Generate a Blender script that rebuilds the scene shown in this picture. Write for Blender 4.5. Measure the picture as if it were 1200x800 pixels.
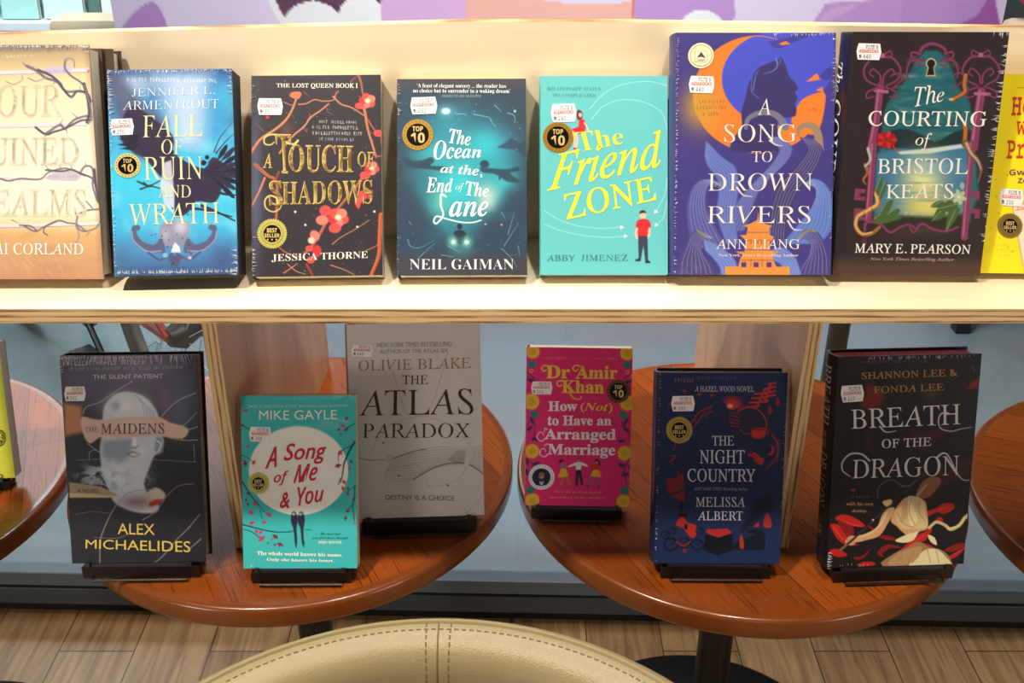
import bpy, bmesh, math, random
import numpy as np
from mathutils import Vector, Matrix

for _o in list(bpy.data.objects):
    bpy.data.objects.remove(_o, do_unlink=True)
SC = bpy.context.scene
COL = SC.collection
PI = math.pi
R = math.radians

# ------------------------------------------------------------------ camera
CAM_H, PITCH, FOCAL = 1.39, R(28.15), 1254.0
cam = bpy.data.cameras.new('camera')
cam.sensor_fit = 'HORIZONTAL'
cam.sensor_width = 36.0
cam.lens = FOCAL / 1200.0 * 36.0
cam.clip_start = 0.02
cam_o = bpy.data.objects.new('camera', cam)
COL.objects.link(cam_o)
cam_o.location = (0, 0, CAM_H)
cam_o.rotation_euler = (PI / 2 - PITCH, 0, 0)
SC.camera = cam_o

# ------------------------------------------------------------------ exposure, world, lamps
SC.view_settings.view_transform = 'Standard'
SC.view_settings.look = 'None'
SC.view_settings.exposure = 0.0
SC.view_settings.gamma = 1.0
SC.view_settings.use_curve_mapping = False
world = bpy.data.worlds.new('room_ambience')
SC.world = world
world.use_nodes = True
world.node_tree.nodes['Background'].inputs[0].default_value = (0.86, 0.93, 1.0, 1)
world.node_tree.nodes['Background'].inputs[1].default_value = 0.05


def lamp(name, kind, loc, target, power, color, **kw):
    l = bpy.data.lights.new(name, kind)
    l.energy = power
    l.color = color
    for k, v in kw.items():
        setattr(l, k, v)
    o = bpy.data.objects.new(name, l)
    COL.objects.link(o)
    o.location = loc
    d = Vector(target) - Vector(loc)
    o.rotation_euler = d.to_track_quat('-Z', 'Y').to_euler()
    return o


WARM = (1.0, 0.89, 0.75)
lamp('ceiling_spot_key', 'SPOT', (-0.75, 0.42, 2.6), (-0.08, 1.0, 0.70), 142, WARM,
     spot_size=R(84), spot_blend=0.4, shadow_soft_size=0.05)
lamp('right_fill_spot', 'SPOT', (0.25, 0.44, 2.6), (0.48, 1.0, 0.66), 72, WARM,  # weaker spot added to even out the light on the right
     spot_size=R(70), spot_blend=0.5, shadow_soft_size=0.05)
lamp('ceiling_spot_window', 'SPOT', (-0.75, 1.22, 2.5), (0.05, 1.27, 0.57), 20, (1.0, 0.84, 0.64),
     spot_size=R(60), spot_blend=0.4, shadow_soft_size=0.03)
lamp('front_fill_strip', 'AREA', (0.0, -3.4, 2.6), (0, 1.0, 0.72), 8, (1.0, 0.95, 0.88), shape='RECTANGLE', size=2.2, size_y=0.4)  # unseen frontal fill, added to brighten the book fronts
lamp('side_fill_light', 'AREA', (-2.1, -1.4, 0.92), (0, 1.0, 0.72), 18, (1.0, 0.95, 0.88), size=0.7)  # pair of low unseen fills, added to light the lower covers
lamp('side_fill_light', 'AREA', (2.35, -1.25, 0.92), (0, 1.0, 0.72), 13, (1.0, 0.95, 0.88), size=0.7)
for _x in (-1.35, -0.45, 0.45, 1.35):  # unseen spots added to brighten the pavement, cones kept off the tables
    lamp('pavement_fill_spot', 'SPOT', (_x, 2.35, 2.8), (_x, 2.33, 0.0), 66, (0.87, 0.96, 1.0), spot_size=R(34), spot_blend=0.5, shadow_soft_size=0.1)
lamp('counter_fill_light', 'AREA', (0.1, 1.85, 2.7), (0.1, 2.9, 0.8), 95, (1.0, 0.955, 0.97), size=0.9)  # unseen fill added to brighten the printed counter front
lamp('table_glare_light', 'AREA', (-1.45, 3.4, 1.85), (-0.6, 1.2, 0.9), 11, (0.93, 0.97, 1.0), shape='RECTANGLE', size=1.5, size_y=0.8)  # unseen bright panel, placed outside to give the tables white glare
lamp('bookcase_fill_light', 'AREA', (-1.75, 3.2, 2.3), (-1.85, 4.1, 0.8), 50, (0.93, 0.98, 1.0), size=0.8)  # unseen fill added to brighten the far bookcase

# ------------------------------------------------------------------ colour and material helpers
def lin(c):
    c = np.asarray(c, float) / 255.0
    return np.where(c <= 0.04045, c / 12.92, ((c + 0.055) / 1.055) ** 2.4)


def L4(c):
    return (*[float(x) for x in lin(c)], 1.0)


MATS = {}


def new_mat(name):
    m = bpy.data.materials.new(name)
    m.use_nodes = True
    MATS[name] = m
    b = m.node_tree.nodes['Principled BSDF']
    return m, m.node_tree.nodes, m.node_tree.links, b


def setp(b, **kw):
    names = dict(rough='Roughness', metal='Metallic', coat='Coat Weight', coatr='Coat Roughness',
                 spec='Specular IOR Level', ior='IOR', alpha='Alpha', trans='Transmission Weight', aniso='Anisotropic',
                 sheen='Sheen Weight')
    for k, v in kw.items():
        b.inputs[names[k]].default_value = v


def plain(name, col, rough=0.5, metal=0.0, var=0.06, scale=18.0, bump=0.0, bscale=200.0, **kw):
    m, n, l, b = new_mat(name)
    setp(b, rough=rough, metal=metal, **kw)
    tc = n.new('ShaderNodeTexCoord')
    nz = n.new('ShaderNodeTexNoise')
    nz.inputs['Scale'].default_value = scale
    nz.inputs['Detail'].default_value = 4
    l.new(tc.outputs['Object'], nz.inputs['Vector'])
    mx = n.new('ShaderNodeMix')
    mx.data_type = 'RGBA'
    c = np.array(L4(col)[:3])
    mx.inputs['A'].default_value = (*(c * (1 - var)), 1)
    mx.inputs['B'].default_value = (*np.minimum(c * (1 + var), 1.0), 1)
    l.new(nz.outputs['Fac'], mx.inputs['Factor'])
    l.new(mx.outputs['Result'], b.inputs['Base Color'])
    if bump:
        n2 = n.new('ShaderNodeTexNoise')
        n2.inputs['Scale'].default_value = bscale
        n2.inputs['Detail'].default_value = 3
        l.new(tc.outputs['Object'], n2.inputs['Vector'])
        bp = n.new('ShaderNodeBump')
        bp.inputs['Strength'].default_value = bump
        bp.inputs['Distance'].default_value = 0.002
        l.new(n2.outputs['Fac'], bp.inputs['Height'])
        l.new(bp.outputs['Normal'], b.inputs['Normal'])
    return m


def ramp(n, stops, interp='LINEAR'):
    r = n.new('ShaderNodeValToRGB')
    r.color_ramp.interpolation = interp
    els = r.color_ramp.elements
    while len(els) < len(stops):
        els.new(0.5)
    for e, (p, c) in zip(els, stops):
        e.position = p
        e.color = L4(c)
    return r


def mat_print(name, rough, coat, coatr, bump, metal=0.0, attr='art', bscale=38.0):
    """ink on paper; the colours come from the printed pattern stored on the mesh; glossy film coat on top"""
    m, n, l, b = new_mat(name)
    setp(b, rough=rough, coat=coat, coatr=coatr, metal=metal)
    a = n.new('ShaderNodeAttribute')
    a.attribute_name = attr
    b.inputs['Specular IOR Level'].default_value = 0.25
    l.new(a.outputs['Color'], b.inputs['Base Color'])
    if bump:
        tc = n.new('ShaderNodeTexCoord')
        nz = n.new('ShaderNodeTexNoise')
        nz.inputs['Scale'].default_value = bscale
        nz.inputs['Detail'].default_value = 3
        nz.inputs['Distortion'].default_value = 0.6
        l.new(tc.outputs['Object'], nz.inputs['Vector'])
        bp = n.new('ShaderNodeBump')
        bp.inputs['Strength'].default_value = bump
        bp.inputs['Distance'].default_value = 0.003
        l.new(nz.outputs['Fac'], bp.inputs['Height'])
        l.new(bp.outputs['Normal'], b.inputs['Coat Normal'])
    return m


M_COVER = mat_print('printed_cover_in_film', 0.45, 0.40, 0.06, 0.22)
M_INK = mat_print('printed_lettering', 0.45, 0.30, 0.08, 0.15)
M_FOIL = mat_print('foil_lettering', 0.28, 0.3, 0.1, 0.1, metal=0.35)
M_LABEL = mat_print('label_paper', 0.55, 0.0, 0.2, 0.0)
M_POSTER = mat_print('vinyl_graphic', 0.5, 0.0, 0.2, 0.0)


def mat_pages(name, col, dark):
    m, n, l, b = new_mat(name)
    setp(b, rough=0.8)
    tc = n.new('ShaderNodeTexCoord')
    mp = n.new('ShaderNodeMapping')
    mp.inputs['Scale'].default_value = (2, 2600, 2)
    nz = n.new('ShaderNodeTexNoise')
    nz.inputs['Scale'].default_value = 1.0
    nz.inputs['Detail'].default_value = 2
    l.new(tc.outputs['Object'], mp.inputs['Vector'])
    l.new(mp.outputs['Vector'], nz.inputs['Vector'])
    r = ramp(n, [(0.3, dark), (0.65, col)])
    l.new(nz.outputs['Fac'], r.inputs['Fac'])
    l.new(r.outputs['Color'], b.inputs['Base Color'])
    return m


M_PAGES = mat_pages('cream_paper_edges', (232, 220, 196), (196, 180, 150))
M_PAGES_PINK = mat_pages('pink_sprayed_edges', (214, 140, 165), (180, 100, 130))
M_PAGES_DARK = mat_pages('dark_sprayed_edges', (52, 50, 56), (30, 30, 36))
M_PAGES_GREY = mat_pages('grey_paper_edges', (168, 158, 140), (130, 120, 104))


def mat_plyface(name, c0, c1, axis):
    m, n, l, b = new_mat(name)
    setp(b, rough=0.42, coat=0.15, coatr=0.3)
    tc = n.new('ShaderNodeTexCoord')
    mp = n.new('ShaderNodeMapping')
    sc = [26, 26, 26]
    sc[axis] = 1.6
    mp.inputs['Scale'].default_value = sc
    nz = n.new('ShaderNodeTexNoise')
    nz.inputs['Scale'].default_value = 1.0
    nz.inputs['Detail'].default_value = 5
    nz.inputs['Distortion'].default_value = 0.4
    l.new(tc.outputs['Object'], mp.inputs['Vector'])
    l.new(mp.outputs['Vector'], nz.inputs['Vector'])
    r = ramp(n, [(0.32, c1), (0.55, c0)])
    l.new(nz.outputs['Fac'], r.inputs['Fac'])
    l.new(r.outputs['Color'], b.inputs['Base Color'])
    bp = n.new('ShaderNodeBump')
    bp.inputs['Strength'].default_value = 0.04
    l.new(nz.outputs['Fac'], bp.inputs['Height'])
    l.new(bp.outputs['Normal'], b.inputs['Normal'])
    return m


def mat_plyedge(name, axis, thick, long_axis):
    """cut plywood edge: plies layered along `axis`"""
    m, n, l, b = new_mat(name)
    setp(b, rough=0.6)
    tc = n.new('ShaderNodeTexCoord')
    sep = n.new('ShaderNodeSeparateXYZ')
    l.new(tc.outputs['Object'], sep.inputs[0])
    mp = n.new('ShaderNodeMapping')
    s = [60.0, 60.0, 60.0]
    s[long_axis] = 14.0
    s[axis] = 500.0
    mp.inputs['Scale'].default_value = s
    l.new(tc.outputs['Object'], mp.inputs['Vector'])
    nz = n.new('ShaderNodeTexNoise')
    nz.inputs['Scale'].default_value = 1.0
    nz.inputs['Detail'].default_value = 4
    l.new(mp.outputs['Vector'], nz.inputs['Vector'])
    mul = n.new('ShaderNodeMath')
    mul.operation = 'MULTIPLY_ADD'
    mul.inputs[1].default_value = 5.0 / thick * PI
    mul.inputs[2].default_value = 0.6
    l.new(sep.outputs[axis], mul.inputs[0])
    sn = n.new('ShaderNodeMath')
    sn.operation = 'SINE'
    l.new(mul.outputs[0], sn.inputs[0])
    ad = n.new('ShaderNodeMath')
    ad.operation = 'MULTIPLY_ADD'
    ad.inputs[1].default_value = 0.22
    l.new(sn.outputs[0], ad.inputs[0])
    l.new(nz.outputs['Fac'], ad.inputs[2])
    r = ramp(n, [(0.22, (150, 104, 58)), (0.38, (206, 166, 112)), (0.6, (236, 206, 156)), (0.8, (222, 184, 130))])
    l.new(ad.outputs[0], r.inputs['Fac'])
    # dark core voids: short dashes in one ply
    mp2 = n.new('ShaderNodeMapping')
    s2 = [40.0, 40.0, 40.0]
    s2[long_axis] = 9.0
    s2[axis] = 230.0
    mp2.inputs['Scale'].default_value = s2
    l.new(tc.outputs['Object'], mp2.inputs['Vector'])
    n2 = n.new('ShaderNodeTexNoise')
    n2.inputs['Scale'].default_value = 1.0
    n2.inputs['Detail'].default_value = 1
    l.new(mp2.outputs['Vector'], n2.inputs['Vector'])
    r2 = ramp(n, [(0.70, (0, 0, 0)), (0.745, (255, 255, 255))])
    l.new(n2.outputs['Fac'], r2.inputs['Fac'])
    mx = n.new('ShaderNodeMix')
    mx.data_type = 'RGBA'
    l.new(r2.outputs['Color'], mx.inputs['Factor'])
    l.new(r.outputs['Color'], mx.inputs['A'])
    mx.inputs['B'].default_value = L4((82, 48, 26))
    l.new(mx.outputs['Result'], b.inputs['Base Color'])
    return m


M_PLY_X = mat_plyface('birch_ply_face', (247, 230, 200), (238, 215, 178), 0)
M_PLY_Z = mat_plyface('birch_ply_shaded', (204, 166, 126), (184, 146, 108), 2)  # same birch, darkened: the uprights' shade is set into the colour
M_PLYEDGE_Z = mat_plyedge('ply_edge_horizontal', 2, 0.015, 0)
M_PLYEDGE_X = mat_plyedge('ply_edge_vertical', 0, 0.016, 2)


def mat_table():
    """lacquered parquet: planks of red-orange oak, dark open pores along the grain"""
    m, n, l, b = new_mat('orange_lacquered_oak')
    setp(b, rough=0.3, coat=0.3, coatr=0.10, spec=0.3)
    tc = n.new('ShaderNodeTexCoord')
    br = n.new('ShaderNodeTexBrick')
    br.inputs['Scale'].default_value = 1.0
    br.inputs['Brick Width'].default_value = 0.34
    br.inputs['Row Height'].default_value = 0.075
    br.inputs['Mortar Size'].default_value = 0.0006
    br.inputs['Bias'].default_value = 0.0
    br.inputs['Color1'].default_value = L4((156, 78, 21))
    br.inputs['Color2'].default_value = L4((116, 54, 14))
    br.inputs['Mortar'].default_value = L4((80, 32, 10))
    l.new(tc.outputs['Object'], br.inputs['Vector'])
    mp = n.new('ShaderNodeMapping')
    mp.inputs['Scale'].default_value = (18, 420, 60)
    l.new(tc.outputs['Object'], mp.inputs['Vector'])
    nz = n.new('ShaderNodeTexNoise')
    nz.inputs['Scale'].default_value = 1.0
    nz.inputs['Detail'].default_value = 3
    nz.inputs['Distortion'].default_value = 0.5
    l.new(mp.outputs['Vector'], nz.inputs['Vector'])
    r = ramp(n, [(0.30, (96, 36, 12)), (0.46, (255, 255, 255))])
    l.new(nz.outputs['Fac'], r.inputs['Fac'])
    mx = n.new('ShaderNodeMix')
    mx.data_type = 'RGBA'
    mx.blend_type = 'MULTIPLY'
    mx.inputs['Factor'].default_value = 0.7
    l.new(br.outputs['Color'], mx.inputs['A'])
    l.new(r.outputs['Color'], mx.inputs['B'])
    l.new(mx.outputs['Result'], b.inputs['Base Color'])
    bp = n.new('ShaderNodeBump')
    bp.inputs['Strength'].default_value = 0.12
    bp.inputs['Distance'].default_value = 0.001
    l.new(nz.outputs['Fac'], bp.inputs['Height'])
    l.new(bp.outputs['Normal'], b.inputs['Normal'])
    l.new(bp.outputs['Normal'], b.inputs['Coat Normal'])
    return m


M_TABLE = mat_table()
M_RIM = plain('orange_lacquered_rim', (126, 62, 18), 0.28, var=0.18, scale=30, coat=0.5, coatr=0.15)
M_BLACK = plain('black_powder_coat', (20, 20, 22), 0.42, var=0.1)
M_BLACKWIRE = plain('black_wire', (14, 14, 15), 0.35)
M_BLACKPL = plain('black_plastic', (18, 15, 14), 0.4)
M_LEATHER = plain('cream_leather', (142, 126, 88), 0.40, var=0.05, scale=40, bump=0.22, bscale=700)
M_SEAM = plain('olive_stitching', (112, 92, 48), 0.7)
M_CHROME = plain('brushed_steel', (190, 190, 190), 0.3, metal=1.0)
M_RUBBER = plain('tyre_rubber', (40, 40, 44), 0.7)
M_RIMGREY = plain('grey_rim', (120, 118, 116), 0.4, metal=0.6)
M_RED = plain('red_frame_paint', (150, 40, 34), 0.35, coat=0.5)
M_SPOKE = plain('spoke_steel', (200, 215, 220), 0.35, metal=0.6)
M_FRAME_A = plain('grey_blue_aluminium', (104, 116, 122), 0.45, var=0.05)
M_FRAME_B = plain('dark_slate_aluminium', (74, 82, 86), 0.45, var=0.05)
M_KICK = plain('black_kick_board', (15, 14, 13), 0.6)
M_CABINET = plain('white_shop_shelf', (232, 242, 244), 0.5, var=0.02)
M_BEIGE = plain('beige_vinyl', (205, 186, 156), 0.55, var=0.04)


def mat_floor():
    m, n, l, b = new_mat('pale_wood_planks')
    setp(b, rough=0.42)
    tc = n.new('ShaderNodeTexCoord')
    mp = n.new('ShaderNodeMapping')
    mp.inputs['Rotation'].default_value = (0, 0, R(90))
    l.new(tc.outputs['Object'], mp.inputs['Vector'])
    br = n.new('ShaderNodeTexBrick')
    br.inputs['Scale'].default_value = 1.0
    br.inputs['Brick Width'].default_value = 0.95
    br.inputs['Row Height'].default_value = 0.135
    br.inputs['Mortar Size'].default_value = 0.0012
    br.inputs['Color1'].default_value = L4((206, 168, 116))
    br.inputs['Color2'].default_value = L4((180, 142, 96))
    br.inputs['Mortar'].default_value = L4((84, 66, 44))
    l.new(mp.outputs['Vector'], br.inputs['Vector'])
    m2 = n.new('ShaderNodeMapping')
    m2.inputs['Scale'].default_value = (60, 4, 10)
    l.new(tc.outputs['Object'], m2.inputs['Vector'])
    nz = n.new('ShaderNodeTexNoise')
    nz.inputs['Scale'].default_value = 1.0
    nz.inputs['Detail'].default_value = 6
    nz.inputs['Distortion'].default_value = 1.2
    l.new(m2.outputs['Vector'], nz.inputs['Vector'])
    r = ramp(n, [(0.3, (176, 160, 140)), (0.6, (255, 252, 246))])
    l.new(nz.outputs['Fac'], r.inputs['Fac'])
    mx = n.new('ShaderNodeMix')
    mx.data_type = 'RGBA'
    mx.blend_type = 'MULTIPLY'
    mx.inputs['Factor'].default_value = 0.8
    l.new(br.outputs['Color'], mx.inputs['A'])
    l.new(r.outputs['Color'], mx.inputs['B'])
    l.new(mx.outputs['Result'], b.inputs['Base Color'])
    return m


def mat_pavement():
    m, n, l, b = new_mat('polished_blue_grey_floor')
    setp(b, rough=0.35)
    tc = n.new('ShaderNodeTexCoord')
    mp = n.new('ShaderNodeMapping')
    mp.inputs['Scale'].default_value = (0.7, 2.6, 1)
    l.new(tc.outputs['Object'], mp.inputs['Vector'])
    nz = n.new('ShaderNodeTexNoise')
    nz.inputs['Scale'].default_value = 1.1
    nz.inputs['Detail'].default_value = 3
    l.new(mp.outputs['Vector'], nz.inputs['Vector'])
    sep = n.new('ShaderNodeSeparateXYZ')
    l.new(tc.outputs['Object'], sep.inputs[0])
    ad = n.new('ShaderNodeMath')
    ad.operation = 'MULTIPLY_ADD'
    ad.inputs[1].default_value = 0.05
    l.new(sep.outputs['X'], ad.inputs[0])
    l.new(nz.outputs['Fac'], ad.inputs[2])
    r = ramp(n, [(0.12, (112, 138, 138)), (0.42, (98, 114, 120)), (0.62, (100, 107, 109)), (0.85, (116, 111, 104))])
    l.new(ad.outputs[0], r.inputs['Fac'])
    l.new(r.outputs['Color'], b.inputs['Base Color'])
    return m


M_FLOOR = mat_floor()
M_PAVE = mat_pavement()


def mat_glass():
    m, n, l, b = new_mat('window_glass')
    n.remove(b)
    out = n['Material Output']
    tr = n.new('ShaderNodeBsdfTransparent')
    tr.inputs['Color'].default_value = (0.93, 0.965, 0.97, 1)
    gl = n.new('ShaderNodeBsdfGlossy')
    gl.inputs['Roughness'].default_value = 0.02
    fr = n.new('ShaderNodeFresnel')
    gm = n.new('ShaderNodeNewGeometry')
    mr = n.new('ShaderNodeMapRange')
    mr.inputs['To Min'].default_value = 1.45
    mr.inputs['To Max'].default_value = 1 / 1.45
    l.new(gm.outputs['Backfacing'], mr.inputs['Value'])
    l.new(mr.outputs[0], fr.inputs['IOR'])
    mx = n.new('ShaderNodeMixShader')
    l.new(fr.outputs[0], mx.inputs[0])
    l.new(tr.outputs[0], mx.inputs[1])
    l.new(gl.outputs[0], mx.inputs[2])
    l.new(mx.outputs[0], out.inputs[0])
    return m


M_GLASS = mat_glass()

# ------------------------------------------------------------------ object helpers
def empty(name, loc=(0, 0, 0), rot=(0, 0, 0)):
    o = bpy.data.objects.new(name, None)
    o.empty_display_size = 0.05
    COL.objects.link(o)
    o.location = loc
    o.rotation_euler = rot
    return o


def tag(o, label, cat, group=None):
    o['label'] = label
    o['category'] = cat
    if group:
        o['group'] = group
    return o


def struct(o):
    o['kind'] = 'structure'
    return o


class MB:
    """collects shapes into one mesh"""
    def __init__(self):
        self.v, self.f, self.m, self.c = [], [], [], []

    def add(self, vs, fs, mi=0, col=None):
        k = len(self.v)
        self.v += [tuple(map(float, p)) for p in vs]
        self.f += [tuple(i + k for i in f) for f in fs]
        self.m += [mi] * len(fs)
        cc = (1, 1, 1, 1) if col is None else L4(col)
        self.c += [cc] * len(vs)
        return self

    def box(self, x0, x1, y0, y1, z0, z1, mi=0, mside=None, col=None, bev=0.0):
        vs = [(x, y, z) for x in (x0, x1) for y in (y0, y1) for z in (z0, z1)]
        fs = [(0, 1, 3, 2), (4, 6, 7, 5), (0, 4, 5, 1), (2, 3, 7, 6), (0, 2, 6, 4), (1, 5, 7, 3)]
        k = len(self.f)
        self.add(vs, fs, mi, col)
        if mside:
            for i, s in mside.items():
                self.m[k + i] = s
        return self

    def tube(self, pts, r, seg=8, mi=0, closed=False, cap=True, col=None):
        pts = [Vector(p) for p in pts]
        n = len(pts)
        rs = r if isinstance(r, (list, tuple)) else [r] * n
        rings = []
        up = None
        for i, p in enumerate(pts):
            if closed:
                t = (pts[(i + 1) % n] - pts[i - 1]).normalized()
            else:
                t = (pts[min(i + 1, n - 1)] - pts[max(i - 1, 0)]).normalized()
            if up is None:
                a = Vector((0, 0, 1)) if abs(t.z) < 0.9 else Vector((1, 0, 0))
                up = (a - t * a.dot(t)).normalized()
            else:
                up = (up - t * up.dot(t)).normalized()
            s = t.cross(up)
            rings.append([p + (up * math.cos(2 * PI * k / seg) + s * math.sin(2 * PI * k / seg)) * rs[i] for k in range(seg)])
        vs = [v for rg in rings for v in rg]
        fs = []
        for i in range(n if closed else n - 1):
            a, b2 = i * seg, ((i + 1) % n) * seg
            for k in range(seg):
                fs.append((a + k, a + (k + 1) % seg, b2 + (k + 1) % seg, b2 + k))
        if cap and not closed:
            fs.append(tuple(range(seg))[::-1])
            fs.append(tuple((n - 1) * seg + k for k in range(seg)))
        return self.add(vs, fs, mi, col)

    def lathe(self, prof, seg=64, mi=0, mis=None, center=(0, 0, 0)):
        vs, fs, ms = [], [], []
        n = len(prof)
        for k in range(seg):
            a = 2 * PI * k / seg
            for (r, z) in prof:
                vs.append((center[0] + r * math.cos(a), center[1] + r * math.sin(a), center[2] + z))
        base = len(self.f)
        for k in range(seg):
            k2 = (k + 1) % seg
            for j in range(n - 1):
                fs.append((k * n + j, k2 * n + j, k2 * n + j + 1, k * n + j + 1))
                ms.append(mis[j] if mis else mi)
        self.add(vs, fs, mi)
        for i, q in enumerate(ms):
            self.m[base + i] = q
        return self

    def build(self, name, mats, parent=None, smooth=False, bevel=0.0, art=False, angle=35):
        me = bpy.data.meshes.new(name)
        me.from_pydata(self.v, [], self.f)
        if not isinstance(mats, (list, tuple)):
            mats = [mats]
        for m in mats:
            me.materials.append(m)
        me.polygons.foreach_set('material_index', self.m)
        if art:
            at = me.color_attributes.new('art', 'FLOAT_COLOR', 'POINT')
            at.data.foreach_set('color', np.array(self.c, np.float32).ravel())
        bm = bmesh.new()
        bm.from_mesh(me)
        if not art:
            bmesh.ops.remove_doubles(bm, verts=bm.verts, dist=1e-6)
            bmesh.ops.recalc_face_normals(bm, faces=bm.faces)
        if bevel:
            ed = [e for e in bm.edges if len(e.link_faces) == 2 and e.calc_face_angle(0) > 0.6]
            bmesh.ops.bevel(bm, geom=ed, offset=bevel, segments=2, profile=0.5, affect='EDGES')
        bm.to_mesh(me)
        bm.free()
        if smooth:
            me.polygons.foreach_set('use_smooth', [True] * len(me.polygons))
            me.set_sharp_from_angle(angle=R(angle))
        o = bpy.data.objects.new(name, me)
        COL.objects.link(o)
        if parent:
            o.parent = parent
        return o


def cr(pts, n=8, closed=False):
    """Catmull-Rom through points (any dimension)"""
    P = np.array(pts, float)
    if closed:
        P = np.vstack([P[-1], P, P[0], P[1]])
    else:
        P = np.vstack([2 * P[0] - P[1], P, 2 * P[-1] - P[-2]])
    out = []
    for i in range(1, len(P) - 2):
        p0, p1, p2, p3 = P[i - 1:i + 3]
        for t in np.linspace(0, 1, n, endpoint=False):
            out.append(0.5 * (2 * p1 + (p2 - p0) * t + (2 * p0 - 5 * p1 + 4 * p2 - p3) * t * t + (3 * p1 - p0 - 3 * p2 + p3) * t ** 3))
    if not closed:
        out.append(P[-2])
    return np.array(out)


# ------------------------------------------------------------------ printed artwork
def homography(src, dst):
    A, b = [], []
    for (x, y), (u, v) in zip(src, dst):
        A += [[x, y, 1, 0, 0, 0, -u * x, -u * y], [0, 0, 0, x, y, 1, -v * x, -v * y]]
        b += [u, v]
    h = np.linalg.solve(np.array(A, float), np.array(b, float))
    return np.append(h, 1).reshape(3, 3)


def hmap(H, p):
    p = np.atleast_2d(np.array(p, float))
    q = np.c_[p, np.ones(len(p))] @ H.T
    return q[:, :2] / q[:, 2:3]


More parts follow.
